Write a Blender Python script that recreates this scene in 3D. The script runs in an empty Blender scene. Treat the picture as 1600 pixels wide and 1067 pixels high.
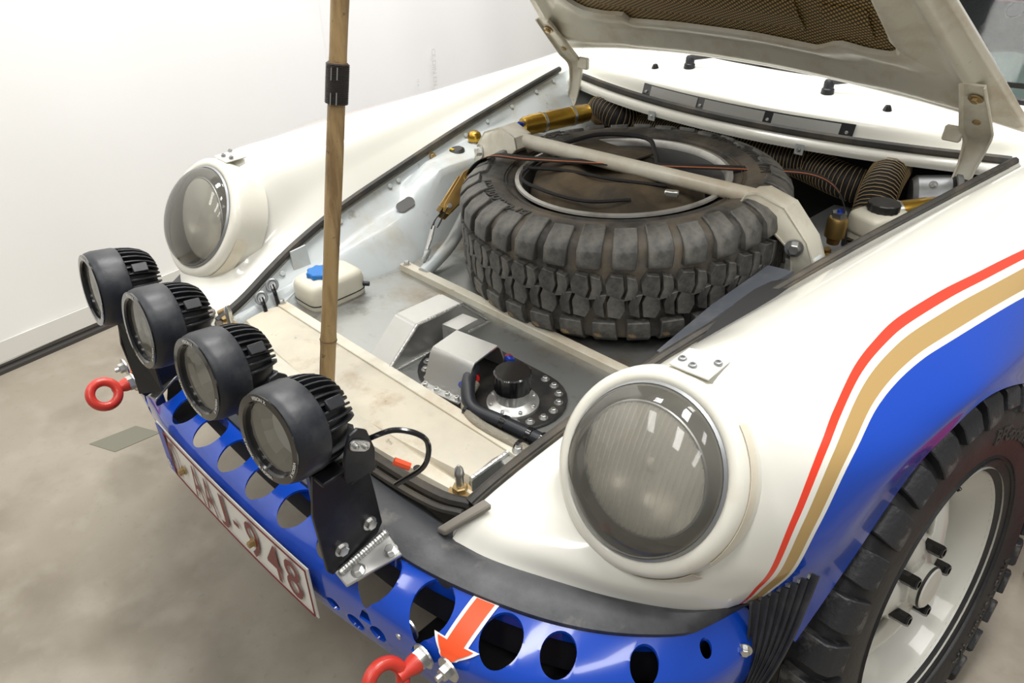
import bpy, bmesh, math, random
import numpy as np
from mathutils import Matrix, Vector
random.seed(7); rng = np.random.default_rng(7)
scene = bpy.context.scene
COL = scene.collection
PI = math.pi
V = lambda *a: np.array(a, float)
# ---------------------------------------------------------------- camera, world, lights, exposure
cam = bpy.data.objects.new('camera', bpy.data.cameras.new('camera'))
COL.objects.link(cam); scene.camera = cam
cam.location = (.89633, -.57782, 1.30495)
cam.rotation_euler = (1.000138, .0087954, .764294)
cam.data.sensor_width = 36.0; cam.data.lens = 26.0
cam.data.clip_start = .05
scene.view_settings.view_transform = 'Standard'
scene.view_settings.look = 'None'
scene.view_settings.exposure = -.30
scene.view_settings.gamma = 1.0
scene.view_settings.use_curve_mapping = False
world = bpy.data.worlds.new('workshop_ambient'); scene.world = world
world.use_nodes = True
world.node_tree.nodes['Background'].inputs[0].default_value = (1.0, .995, .975, 1)
world.node_tree.nodes['Background'].inputs[1].default_value = .31
def area(name, loc, size, power, rot=(0, 0, 0), col=(1, .985, .955)):
    l = bpy.data.lights.new(name, 'AREA'); l.shape = 'RECTANGLE'; l.size, l.size_y = size
    l.energy = power; l.color = col
    o = bpy.data.objects.new(name, l); COL.objects.link(o); o.location = loc; o.rotation_euler = rot
    return o
# rows of ceiling luminaires of the workshop
for i, (x, y, pw) in enumerate(((-.75, -1.5, 20), (-.75, .6, 78), (-.75, 2.4, 44), (.6, -1.5, 26), (.6, .6, 66), (.6, 2.4, 30), (1.95, -1.5, 18), (1.95, .6, 24))):
    area('ceiling_luminaire', (x, y, 3.1), (.35, 1.3), pw)
# ---------------------------------------------------------------- materials
MATS = {}
def mat(name, col, rough=.5, metal=0., coat=0., dirt=None, bump=None, spec=.5, extra=None, alpha=None):
    """principled material; dirt = list of (colour, noise scale, low, high, amount); bump = (scale, strength)"""
    if name in MATS: return MATS[name]
    m = bpy.data.materials.new(name); m.use_nodes = True
    nt = m.node_tree; b = nt.nodes['Principled BSDF']
    b.inputs['Base Color'].default_value = (*col, 1); b.inputs['Roughness'].default_value = rough
    b.inputs['Metallic'].default_value = metal; b.inputs['Coat Weight'].default_value = coat
    b.inputs['Coat Roughness'].default_value = .06; b.inputs['Specular IOR Level'].default_value = spec
    tc = nt.nodes.new('ShaderNodeTexCoord'); vec = tc.outputs['Object']
    sock = None
    def const(c):
        r = nt.nodes.new('ShaderNodeRGB'); r.outputs[0].default_value = (*c, 1); return r.outputs[0]
    for d in dirt or []:
        dc, sc, lo, hi, am = d[:5]
        mp = nt.nodes.new('ShaderNodeMapping'); nt.links.new(vec, mp.inputs[0])
        if len(d) > 5: mp.inputs['Scale'].default_value = d[5]
        mp.inputs['Location'].default_value = (rng.uniform(0, 9), rng.uniform(0, 9), rng.uniform(0, 9))
        n = nt.nodes.new('ShaderNodeTexNoise'); n.inputs['Scale'].default_value = sc
        n.inputs['Detail'].default_value = 7; n.inputs['Roughness'].default_value = .62
        nt.links.new(mp.outputs[0], n.inputs[0])
        r = nt.nodes.new('ShaderNodeMapRange'); r.inputs[1].default_value = lo; r.inputs[2].default_value = hi
        r.inputs[4].default_value = am; nt.links.new(n.outputs[0], r.inputs[0])
        mx = nt.nodes.new('ShaderNodeMix'); mx.data_type = 'RGBA'
        nt.links.new(r.outputs[0], mx.inputs[0]); nt.links.new(sock or const(col), mx.inputs[6])
        mx.inputs[7].default_value = (*dc, 1); sock = mx.outputs[2]
    if extra: sock = extra(nt, sock or const(col), vec) or sock
    if sock: nt.links.new(sock, b.inputs['Base Color'])
    if bump:
        n = nt.nodes.new('ShaderNodeTexNoise'); n.inputs['Scale'].default_value = bump[0]; n.inputs['Detail'].default_value = 5
        nt.links.new(vec, n.inputs[0])
        bp = nt.nodes.new('ShaderNodeBump'); bp.inputs['Strength'].default_value = bump[1]; bp.inputs['Distance'].default_value = .004
        nt.links.new(n.outputs[0], bp.inputs['Height']); nt.links.new(bp.outputs[0], b.inputs['Normal'])
    MATS[name] = m; return m
def bands(nt, base, vec):
    """livery: the float attribute 'band' runs across the painted stripes"""
    a = nt.nodes.new('ShaderNodeAttribute'); a.attribute_name = 'band'
    r = nt.nodes.new('ShaderNodeMapRange'); r.inputs[1].default_value = -1; r.inputs[2].default_value = 2
    nt.links.new(a.outputs['Fac'], r.inputs[0])
    cr_ = nt.nodes.new('ShaderNodeValToRGB'); cr_.color_ramp.interpolation = 'CONSTANT'
    e = cr_.color_ramp.elements
    cols = [(0, WHITE), (1/3, (.78, .05, .02)), (1.22/3, WHITE), (1.41/3, (.44, .29, .11)), (1.84/3, WHITE), (2/3, BLUE)]
    e[0].position = 0; e[0].color = (*cols[0][1], 1); e[1].position = cols[1][0]; e[1].color = (*cols[1][1], 1)
    for p, c in cols[2:]:
        k = e.new(p); k.color = (*c, 1)
    nt.links.new(r.outputs[0], cr_.inputs[0]); return cr_.outputs[0]
WHITE = (.76, .75, .68); BLUE = (.004, .055, .43)
M_body = mat('white_paint_with_livery', WHITE, .22, coat=.7, extra=bands)
M_white = mat('off_white_paint', WHITE, .3, coat=.4, dirt=[((.42, .33, .2), 9, .6, .85, .35)])
M_ring = mat('off_white_headlight_trim', (.76, .74, .65), .35, coat=.3, dirt=[((.5, .4, .27), 14, .55, .85, .4)])
M_tape = mat('yellowed_protective_film', (.74, .68, .55), .3, coat=.3, dirt=[((.55, .42, .26), 12, .5, .8, .5)])
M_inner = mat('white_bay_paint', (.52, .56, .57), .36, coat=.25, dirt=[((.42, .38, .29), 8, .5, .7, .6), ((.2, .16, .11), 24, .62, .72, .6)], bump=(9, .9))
M_cream = mat('cream_under_bonnet_paint', (.64, .61, .51), .40, coat=.2, dirt=[((.44, .34, .22), 9, .48, .68, .6), ((.12, .08, .05), 34, .66, .74, .6)])
M_blue = mat('gloss_blue_paint', BLUE, .2, coat=.7, dirt=[((.5, .52, .6), 90, .74, .78, .6)])
M_rubber = mat('weathered_black_rubber', (.030, .032, .037), .5, dirt=[((.12, .12, .125), 7, .45, .7, .7), ((.26, .24, .2), 11, .57, .75, .55)], bump=(60, .2))
M_seal = mat('dusty_rubber_seal', (.026, .024, .021), .6, dirt=[((.12, .095, .065), 9, .45, .7, .75)], bump=(50, .3))
M_tyre = mat('dusty_tyre_rubber', (.040, .037, .033), .58, dirt=[((.20, .16, .11), 9, .42, .64, .75), ((.11, .105, .10), 34, .45, .62, .6)], bump=(90, .25))
M_block = mat('worn_tread_rubber', (.055, .054, .050), .52, dirt=[((.19, .18, .16), 22, .42, .62, .75), ((.42, .28, .12), 30, .61, .70, .75)], bump=(120, .3))
M_blockf = mat('black_tread_rubber', (.022, .023, .026), .48, dirt=[((.16, .155, .145), 13, .52, .60, .8)], bump=(120, .3))
M_tyref = mat('black_tyre_rubber', (.022, .022, .024), .52, dirt=[((.07, .068, .064), 9, .45, .8, .6)], bump=(90, .25))
M_lug = mat('lettered_rubber', (.05, .047, .042), .6)
M_alu = mat('brushed_aluminium', (.42, .43, .42), .36, .85, dirt=[((.30, .24, .16), 6, .48, .66, .7), ((.12, .10, .08), 14, .56, .72, .6), ((.5, .52, .53), 9, .55, .75, .5)], bump=(40, .1))
M_alub = mat('bare_aluminium_sheet', (.60, .60, .58), .34, .8, dirt=[((.42, .37, .28), 6, .5, .85, .5)], bump=(50, .08))
M_tray = mat('dusty_cream_tray', (.60, .55, .44), .45, .15, dirt=[((.45, .42, .36), 5, .42, .62, .7), ((.30, .19, .09), 13, .55, .72, .6), ((.16, .12, .08), 60, .66, .74, .5)])
M_weld = mat('weld_bead', (.62, .62, .6), .35, .9, bump=(200, .6))
M_black = mat('black_anodised', (.012, .013, .016), .38, .2, dirt=[((.06, .062, .068), 12, .5, .85, .6)], bump=(60, .1))
M_band = mat('black_rubber_band', (.012, .014, .019), .42, dirt=[((.06, .062, .068), 22, .5, .75, .6)], bump=(60, .15))
M_gloss = mat('gloss_black', (.008, .008, .009), .18, coat=.5)
M_chrome = mat('reflector_chrome', (.93, .92, .88), .3, 1.)
M_lampref = mat('polished_lamp_reflector', (.95, .92, .84), .22, .3)
M_zinc = mat('zinc_plated_steel', (.62, .62, .6), .3, .95, dirt=[((.35, .3, .22), 40, .55, .8, .4)])
M_rust = mat('rusty_yellow_zinc', (.42, .30, .14), .45, .7, dirt=[((.16, .07, .03), 30, .5, .75, .7)])
M_red = mat('red_painted_steel', (.55, .035, .02), .38, coat=.3, dirt=[((.2, .03, .02), 30, .55, .8, .7)])
M_gold = mat('gold_anodised', (.55, .33, .05), .28, .9, dirt=[((.2, .13, .03), 20, .5, .8, .4)])
M_brass = mat('brass', (.52, .34, .12), .32, .9, dirt=[((.3, .18, .07), 20, .5, .8, .4)])
M_bamboo = mat('bamboo', (.40, .27, .12), .5, coat=.15, dirt=[((.15, .085, .035), 7, .46, .64, .75, (5, 5, .8)), ((.55, .42, .24), 14, .55, .8, .6, (4, 4, .4)), ((.05, .03, .015), 60, .62, .70, .75)])
M_node = mat('bamboo_node', (.17, .1, .045), .6)
M_hatch = mat('knurled_steel', (.10, .09, .085), .4, .7, bump=(900, 1.))
M_canvas = mat('dusty_canvas', (.045, .035, .022), .85, dirt=[((.17, .12, .065), 7, .42, .75, .8), ((.02, .017, .013), 14, .5, .75, .7)], bump=(30, .5))
M_strap = mat('black_webbing', (.016, .015, .015), .8, bump=(400, .4))
M_orange = mat('orange_thread', (.62, .18, .06), .7)
M_plastic = mat('translucent_white_plastic', (.66, .63, .52), .4, dirt=[((.4, .3, .16), 9, .55, .8, .4)])
M_bluecap = mat('blue_plastic', (.01, .16, .5), .35)
M_redpl = mat('red_anodised', (.6, .02, .02), .25, .6)
M_bluepl = mat('blue_anodised', (.02, .06, .5), .25, .6)
M_capr = mat('black_cap', (.014, .014, .014), .4, dirt=[((.08, .07, .06), 20, .45, .7, .5)])
M_braid = mat('braided_steel', (.38, .35, .29), .4, .8, bump=(600, .8))
M_hose = mat('black_duct_fabric', (.016, .015, .014), .6)
M_wire = mat('tan_wire', (.42, .30, .15), .5)
M_plate = mat('white_plate', (.78, .77, .72), .35, dirt=[((.5, .45, .36), 12, .58, .85, .4)])
M_dkred = mat('dark_red_print', (.16, .012, .015), .4)
M_eu = mat('blue_print', (.01, .05, .42), .35)
M_wprint = mat('white_print', (.75, .74, .7), .5)
M_decal = mat('orange_red_vinyl', (.80, .085, .018), .28, coat=.4)
M_decalw = mat('white_vinyl', (.8, .79, .76), .3)
M_amber = mat('amber_lens', (.6, .14, .01), .2, coat=.5)
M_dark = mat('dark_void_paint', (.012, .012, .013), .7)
M_grille = mat('grey_mesh', (.50, .50, .48), .5, .1, bump=(900, .5))
M_foam = mat('grey_blue_rubber_strip', (.07, .077, .09), .5, dirt=[((.2, .2, .2), 14, .5, .8, .6)])
M_greymetal = mat('dull_grey_metal', (.34, .35, .36), .4, .7)
M_seatblk = mat('black_upholstery', (.02, .02, .021), .9, bump=(200, .4))
M_seatred = mat('dark_red_upholstery', (.18, .02, .02), .85)
M_dash = mat('grey_green_dash', (.10, .12, .115), .55)
M_yellow = mat('yellow_tape', (.7, .5, .04), .5)
M_redbox = mat('red_enamel', (.28, .010, .010), .5)
def kevlar(nt, base, vec):
    mp = nt.nodes.new('ShaderNodeMapping'); mp.inputs['Rotation'].default_value = (0, 0, .5); nt.links.new(vec, mp.inputs[0])
    o = []
    for d in ('X', 'Y'):
        w = nt.nodes.new('ShaderNodeTexWave'); w.bands_direction = d; w.inputs['Scale'].default_value = 44
        w.inputs['Distortion'].default_value = .25; nt.links.new(mp.outputs[0], w.inputs[0]); o.append(w.outputs['Fac'])
    m_ = nt.nodes.new('ShaderNodeMath'); m_.operation = 'MULTIPLY'; nt.links.new(o[0], m_.inputs[0]); nt.links.new(o[1], m_.inputs[1])
    r = nt.nodes.new('ShaderNodeMapRange'); r.inputs[1].default_value = .12; r.inputs[2].default_value = .4; nt.links.new(m_.outputs[0], r.inputs[0])
    mx = nt.nodes.new('ShaderNodeMix'); mx.data_type = 'RGBA'; nt.links.new(r.outputs[0], mx.inputs[0])
    mx.inputs[6].default_value = (.018, .012, .007, 1); mx.inputs[7].default_value = (.46, .30, .09, 1); return mx.outputs[2]
M_kevlar = mat('black_and_gold_weave', (.2, .13, .04), .45, extra=kevlar)
def glassy(name, tint, gloss, haze, hazecol, flute=None):
    m = bpy.data.materials.new(name); m.use_nodes = True; nt = m.node_tree; nt.nodes.clear()
    out = nt.nodes.new('ShaderNodeOutputMaterial'); tr = nt.nodes.new('ShaderNodeBsdfTransparent'); tr.inputs[0].default_value = (*tint, 1)
    gl = nt.nodes.new('ShaderNodeBsdfGlossy'); gl.inputs['Roughness'].default_value = .06
    df = nt.nodes.new('ShaderNodeBsdfDiffuse'); df.inputs[0].default_value = (*hazecol, 1)
    a = nt.nodes.new('ShaderNodeMixShader'); a.inputs[0].default_value = haze
    nt.links.new(tr.outputs[0], a.inputs[1]); nt.links.new(df.outputs[0], a.inputs[2])
    lw = nt.nodes.new('ShaderNodeFresnel'); lw.inputs[0].default_value = gloss
    b = nt.nodes.new('ShaderNodeMixShader'); nt.links.new(lw.outputs[0], b.inputs[0])
    nt.links.new(a.outputs[0], b.inputs[1]); nt.links.new(gl.outputs[0], b.inputs[2]); nt.links.new(b.outputs[0], out.inputs[0])
    MATS[name] = m; return m
M_lens = glassy('dusty_headlight_glass', (.93, .92, .88), 1.5, .10, (.75, .72, .64))
M_flute = glassy('fluted_lamp_glass', (.95, .94, .9), 1.5, .5, (.86, .84, .77))
M_clear = glassy('clear_lamp_glass', (.95, .95, .93), 1.5, .04, (.5, .5, .5))
M_screen = glassy('windscreen_glass', (.74, .80, .78), 1.2, .02, (.3, .34, .34))
def concrete(nt, base, vec):
    out = base
    for sc, lo, hi, c, am in ((1.1, .42, .62, (.24, .205, .155), .85), (4, .45, .66, (.15, .125, .09), .55), (12, .5, .7, (.38, .345, .285), .35), (60, .6, .75, (.2, .18, .15), .35)):
        n = nt.nodes.new('ShaderNodeTexNoise'); n.inputs['Scale'].default_value = sc; n.inputs['Detail'].default_value = 8; nt.links.new(vec, n.inputs[0])
        r = nt.nodes.new('ShaderNodeMapRange'); r.inputs[1].default_value = lo; r.inputs[2].default_value = hi; r.inputs[4].default_value = am; nt.links.new(n.outputs[0], r.inputs[0])
        mx = nt.nodes.new('ShaderNodeMix'); mx.data_type = 'RGBA'; nt.links.new(r.outputs[0], mx.inputs[0]); nt.links.new(out, mx.inputs[6]); mx.inputs[7].default_value = (*c, 1); out = mx.outputs[2]
    return out
M_floor = mat('worn_concrete', (.32, .285, .23), .6, extra=concrete, bump=(30, .15))
M_wall = mat('white_tarpaulin', (.90, .895, .865), .55, dirt=[((.82, .81, .77), .8, .4, .8, .5)], bump=(1.5, .5))
M_wallp = mat('faint_grey_print', (.66, .65, .61), .6)
M_joint = mat('dark_joint', (.05, .045, .04), .8)
M_ftape = mat('grey_floor_tape', (.17, .165, .125), .6)
# ---------------------------------------------------------------- mesh helpers
WL = {}                                    # world location of every parent
def unit(a): a = np.array(a, float); return a / np.linalg.norm(a)
def frame(n, up=(0, 0, 1)):
    n = unit(n); up = np.array(up, float)
    if abs(n @ unit(up)) > .98: up = V(0, 1, 0) if abs(n[1]) < .9 else V(1, 0, 0)
    a = unit(np.cross(up, n)); return a, np.cross(n, a), n
def cr(P, n):
    P = np.array(P, float); k = len(P); Q = np.concatenate([[2*P[0]-P[1]], P, [2*P[-1]-P[-2]]]); out = []
    for i in range(k-1):
        a, b, c, d = Q[i:i+4]
        for j in range(n):
            t = j/n; out.append(.5*((2*b)+(c-a)*t+(2*a-5*b+4*c-d)*t*t+(3*b-a-3*c+d)*t**3))
    out.append(P[-1]); return np.array(out)
class MB:
    def rbox(s, c, size, e=.35, k=14, ax=None):
        '''softly rounded box'''
        pw = lambda t: math.copysign(abs(t)**e, t); ax = np.eye(3) if ax is None else np.array(ax); c = np.array(c, float); A = []
        for v in np.linspace(-PI/2, PI/2, k):
            A.append([c+ax[0]*size[0]/2*pw(math.cos(v))*pw(math.cos(u))+ax[1]*size[1]/2*pw(math.cos(v))*pw(math.sin(u))+ax[2]*size[2]/2*pw(math.sin(v)) for u in np.linspace(0, 2*PI, 37)])
        return s.grid(A)
    def __init__(s): s.v = []; s.f = []
    def add(s, v, f):
        k = len(s.v); s.v += [tuple(map(float, p)) for p in v]; s.f += [tuple(i+k for i in q) for q in f]; return s
    def box(s, c, size, ax=None):
        c = np.array(c, float); h = np.array(size)/2; ax = np.eye(3) if ax is None else np.array(ax)
        vs = [c+ax[0]*h[0]*i+ax[1]*h[1]*j+ax[2]*h[2]*k for i in (-1, 1) for j in (-1, 1) for k in (-1, 1)]
        return s.add(vs, [(0, 1, 3, 2), (4, 6, 7, 5), (0, 4, 5, 1), (2, 3, 7, 6), (0, 2, 6, 4), (1, 5, 7, 3)])
    def lathe(s, prof, o, n, seg=32, a0=0, a1=2*PI, up=(0, 0, 1)):
        """prof = [(radius, height along n)]"""
        a, b, n = frame(n, up); o = np.array(o, float); full = abs(a1-a0-2*PI) < 1e-6
        k = seg if full else seg+1; vs = []
        for r, h in prof:
            for i in range(k):
                t = a0+(a1-a0)*i/seg; vs.append(o+n*h+r*(math.cos(t)*a+math.sin(t)*b))
        fs = [(j*k+i, j*k+(i+1) % k, (j+1)*k+(i+1) % k, (j+1)*k+i) for j in range(len(prof)-1) for i in range(seg)]
        return s.add(vs, fs)
    def cyl(s, p0, p1, r0, r1=None, seg=20):
        p0, p1 = np.array(p0, float), np.array(p1, float); h = np.linalg.norm(p1-p0); r1 = r0 if r1 is None else r1
        return s.lathe([(1e-5, 0), (r0, 0), (r1, h), (1e-5, h)], p0, p1-p0, seg)
    def tube(s, path, r, seg=10, closed=False, prof=None):
        P = np.array(path, float); k = len(P); R = np.broadcast_to(np.array(r, float), (k,)); vs = []
        T = [unit((P[(i+1) % k]-P[i-1]) if closed else (P[min(i+1, k-1)]-P[max(i-1, 0)])) for i in range(k)]
        a = frame(T[0])[0]; shp = prof or [(math.cos(2*PI*j/seg), math.sin(2*PI*j/seg)) for j in range(seg)]; seg = len(shp)
        for i in range(k):
            a = unit(a-T[i]*(a @ T[i])); b = np.cross(T[i], a)
            vs += [P[i]+R[i]*(x*a+y*b) for x, y in shp]
        m = k if closed else k-1
        fs = [(i*seg+j, i*seg+(j+1) % seg, ((i+1) % k)*seg+(j+1) % seg, ((i+1) % k)*seg+j) for i in range(m) for j in range(seg)]
        if not closed: fs += [tuple(range(seg))[::-1], tuple(range((k-1)*seg, k*seg))]
        return s.add(vs, fs)
    def prism(s, poly, d):
        """poly: 3-D outline, extruded by the vector d"""
        P = np.array(poly, float); k = len(P); Q = P+np.array(d, float)
        return s.add(list(P)+list(Q), [tuple(range(k))[::-1], tuple(range(k, 2*k))]+[(i, (i+1) % k, k+(i+1) % k, k+i) for i in range(k)])
    def grid(s, A, flip=False):
        A = np.array(A, float); I, J = A.shape[:2]
        fs = [(i*J+j, i*J+j+1, (i+1)*J+j+1, (i+1)*J+j) for i in range(I-1) for j in range(J-1)]
        return s.add(A.reshape(-1, 3), [q[::-1] for q in fs] if flip else fs)
    def slab(s, A, th, flip=False):
        """grid sheet given thickness th along its own normals"""
        A = np.array(A, float); I, J = A.shape[:2]
        gu = np.gradient(A, axis=0); gv = np.gradient(A, axis=1); n = np.cross(gu, gv); n /= np.linalg.norm(n, axis=2, keepdims=True)+1e-12
        B = A+n*th; s.grid(A); s.grid(B, True)
        for e0, e1 in ((A[0], B[0]), (B[-1], A[-1]), (B[:, 0], A[:, 0]), (A[:, -1], B[:, -1])): s.grid(np.array([e0, e1]))
        return s
    def sphere(s, c, r, n=(0, 0, 1), seg=20, k=10, sc=1.):
        return s.lathe([(max(r*math.cos(t), 1e-5), r*sc*math.sin(t)) for t in np.linspace(-PI/2, PI/2, k+1)], c, n, seg)
    def mesh(s, name, m, bevel=0, smooth=38, seg=1, fix=True):
        me = bpy.data.meshes.new(name); me.from_pydata(s.v, [], s.f); bm = bmesh.new(); bm.from_mesh(me)
        bmesh.ops.remove_doubles(bm, verts=bm.verts, dist=1e-5)
        if fix: bmesh.ops.recalc_face_normals(bm, faces=bm.faces)
        if bevel:
            bmesh.ops.bevel(bm, geom=[e for e in bm.edges if len(e.link_faces) == 2 and e.calc_face_angle(0) > .5], offset=bevel, segments=seg, affect='EDGES', clamp_overlap=True)
        bm.to_mesh(me); bm.free(); me.materials.append(m)
        finish(me, smooth); return me
    def build(s, name, m, parent=None, bevel=0, smooth=38, seg=1, fix=True):
        P = np.array(s.v); o = (P.min(0)+P.max(0))/2; s.v = [tuple(p) for p in P-o]
        return place(name, s.mesh(name, m, bevel, smooth, seg, fix), Matrix.Translation(o), parent)
def finish(me, smooth=38):
    me.polygons.foreach_set('use_smooth', [True]*len(me.polygons)); me.set_sharp_from_angle(angle=math.radians(smooth)); me.update()
def place(name, me, M, parent=None):
    o = bpy.data.objects.new(name, me); COL.objects.link(o)
    if parent is not None: o.parent = parent
    WL[o] = M.copy()
    o.matrix_basis = (WL[parent].inverted() @ M) if parent is not None else M
    return o
def empty(name, loc, parent=None):
    o = bpy.data.objects.new(name, None); o.empty_display_size = .05; COL.objects.link(o)
    if parent is not None: o.parent = parent
    M = Matrix.Translation(loc); WL[o] = M
    o.matrix_basis = (WL[parent].inverted() @ M) if parent is not None else M
    return o
def tag(o, label, cat=None, group=None, kind=None):
    o['label'] = label
    if cat: o['category'] = cat
    if group: o['group'] = group
    if kind: o['kind'] = kind
    return o
def basis(n, o, up=(0, 0, 1)):
    a, b, n = frame(n, up); return Matrix(((a[0], b[0], n[0], o[0]), (a[1], b[1], n[1], o[1]), (a[2], b[2], n[2], o[2]), (0, 0, 0, 1)))
def cut(me, cutter, name):
    """boolean difference, returned as a plain mesh"""
    a = bpy.data.objects.new('tmp_a', me); b = bpy.data.objects.new('tmp_b', cutter); COL.objects.link(a); COL.objects.link(b)
    md = a.modifiers.new('b', 'BOOLEAN'); md.operation = 'DIFFERENCE'; md.solver = 'EXACT'; md.object = b
    dg = bpy.context.evaluated_depsgraph_get(); dg.update(); r = bpy.data.meshes.new_from_object(a.evaluated_get(dg)); r.name = name
    for o in (a, b): bpy.data.objects.remove(o)
    finish(r, 38); return r
def text_mesh(txt, size, bold=0.):
    c = bpy.data.curves.new('t', 'FONT'); c.body = txt; c.size = size; c.resolution_u = 3; c.offset = bold
    o = bpy.data.objects.new('t', c); COL.objects.link(o); dg = bpy.context.evaluated_depsgraph_get(); dg.update()
    me = bpy.data.meshes.new_from_object(o.evaluated_get(dg)); bpy.data.objects.remove(o)
    v = np.array([p.co[:] for p in me.vertices]); f = [tuple(p.vertices) for p in me.polygons]; bpy.data.meshes.remove(me)
    v[:, 0] -= (v[:, 0].min()+v[:, 0].max())/2; return v, f
# shared fastener meshes, local +z outwards
def hexbolt(r, h, wash=1.75, m=None, name='hex_bolt'):
    b = MB(); b.lathe([(1e-5, 0), (r*wash, 0), (r*wash, h*.2), (1e-5, h*.2)], (0, 0, 0), (0, 0, 1), 20)
    b.lathe([(1e-5, h*.15), (r, h*.15), (r, h*.9), (r*.8, h), (1e-5, h)], (0, 0, 0), (0, 0, 1), 6)
    return b.mesh(name, m or M_zinc, smooth=25)
def capscrew(r, h, m=None, wash=1.7, name='cap_screw'):
    b = MB(); b.lathe([(1e-5, 0), (r*wash, 0), (r*wash, h*.18), (r, h*.2), (r, h*.92), (r*.85, h), (r*.55, h), (r*.55, h*.55), (1e-5, h*.55)], (0, 0, 0), (0, 0, 1), 16)
    return b.mesh(name, m or M_zinc, smooth=30)
BOLT = hexbolt(.0058, .008, 1.6); SCREW = capscrew(.0045, .007); SMALL = capscrew(.0032, .004, wash=1.2); DARKSCREW = capscrew(.0042, .003, m=M_greymetal, wash=1.3); RUSTBOLT = hexbolt(.008, .008, m=M_rust)
# ================================================================ the setting
fl = MB(); fl.box((.5, 1.0, -.03), (5.2, 6.2, .06)); FLOOR = fl.build('floor', M_floor)
FLOOR['kind'] = 'structure'
for a, b in (((1.05, -.6), (1.05, 4.0)), ((-2.0, 2.2), (3.0, 2.2)), ((1.9, -2.0), (1.9, 4.0))):      # saw-cut joints in the slab
    j = MB(); d = V(b[0]-a[0], b[1]-a[1], 0); L = np.linalg.norm(d); ax = frame((0, 0, 1), d)
    j.box((*((V(*a)+V(*b))/2), .0008), (L, .006, .0016), (unit(d), np.cross((0, 0, 1), unit(d)), (0, 0, 1))); j.build('slab_joint', M_joint, FLOOR)
# white tarpaulin hung as a partition along the right-hand side of the car
WX0, WX1 = V(-1.545, -.43), V(-1.76, 1.52)        # two points on its foot
wd = unit(WX1-WX0); wn = V(wd[1], -wd[0])          # along, and out into the room
def wp(t, z, off=0): p = WX0+wd*t+wn*off; return (p[0], p[1], z)
T_SEAM = 1.49
def sheet(t0, t1, off):
    A = []
    for t in np.linspace(t0, t1, 60):
        A.append([wp(t, z, off+.006*math.sin(t*5+z*1.3)*math.sin(z*2.1)+.004*math.sin(t*13+z)) for z in np.linspace(.03, 2.9, 40)])
    return MB().slab(A, -.004)
wl = sheet(-1.6, T_SEAM+.03, .006).build('wall_left', M_wall); wl['kind'] = 'structure'
wl2 = sheet(T_SEAM-.01, 4.2, -.004).build('wall_back_left', M_wall); wl2['kind'] = 'structure'
hem = MB(); hem.slab([[wp(t, z, .012) for z in (.035, .10)] for t in np.linspace(-1.6, 4.2, 30)], -.004); hem.build('hem', mat('grey_white_hem', (.70, .69, .64), .6), wl)
sm = MB(); sm.slab([[wp(t, z, .014) for z in np.linspace(.04, 2.9, 12)] for t in (T_SEAM-.035, T_SEAM+.01, T_SEAM+.03)], -.003); sm.build('seam_strip', M_wall, wl)
bb = MB()
bb.slab([[wp(t, z, .02) for z in (0, .012)] for t in (-1.6, 4.2)], -.03); o = bb.build('baseboard_left', M_joint); o['kind'] = 'structure'
def wall_text(txt, size, t, z, name):
    v, f = text_mesh(txt, size); b = MB(); b.add([wp(t+p[1], z-p[0], .011) for p in v], f); b.build(name, M_wallp, wl2)
wall_text('CE DIN EN 1', .034, 2.115, .535, 'printed_marking'); wall_text('15-4', .018, 2.01, .50, 'printed_marking')
tp = MB(); tp.prism([(-1.0, -.27, .0), (-.915, -.235, .0), (-.905, -.115, .0), (-.985, -.15, .0)], (0, 0, .0012))
tag(tp.build('floor_tape_patch', M_ftape), 'small grey tape patch stuck on the concrete floor', 'tape')
# red chest at the far right behind the front wheel
RB = empty('red_storage_chest', (1.19, 1.09, 0)); tag(RB, 'red metal storage chest on the floor behind the front tyre', 'chest')
MB().box((1.19, 1.09, .085), (.50, .28, .14)).build('body', M_redbox, RB, bevel=.01, seg=2)
MB().box((1.19, 1.09, .165), (.51, .29, .024)).build('lid', M_redbox, RB, bevel=.008)
MB().tube([(1.12, .951, .10), (1.12, .932, .10), (1.24, .932, .10), (1.24, .951, .10)], .006, 8).build('handle', M_zinc, RB)
for x in (1.0, 1.38):
    MB().box((x, 1.09, .008), (.05, .24, .016)).build('skid', M_black, RB)
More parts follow.
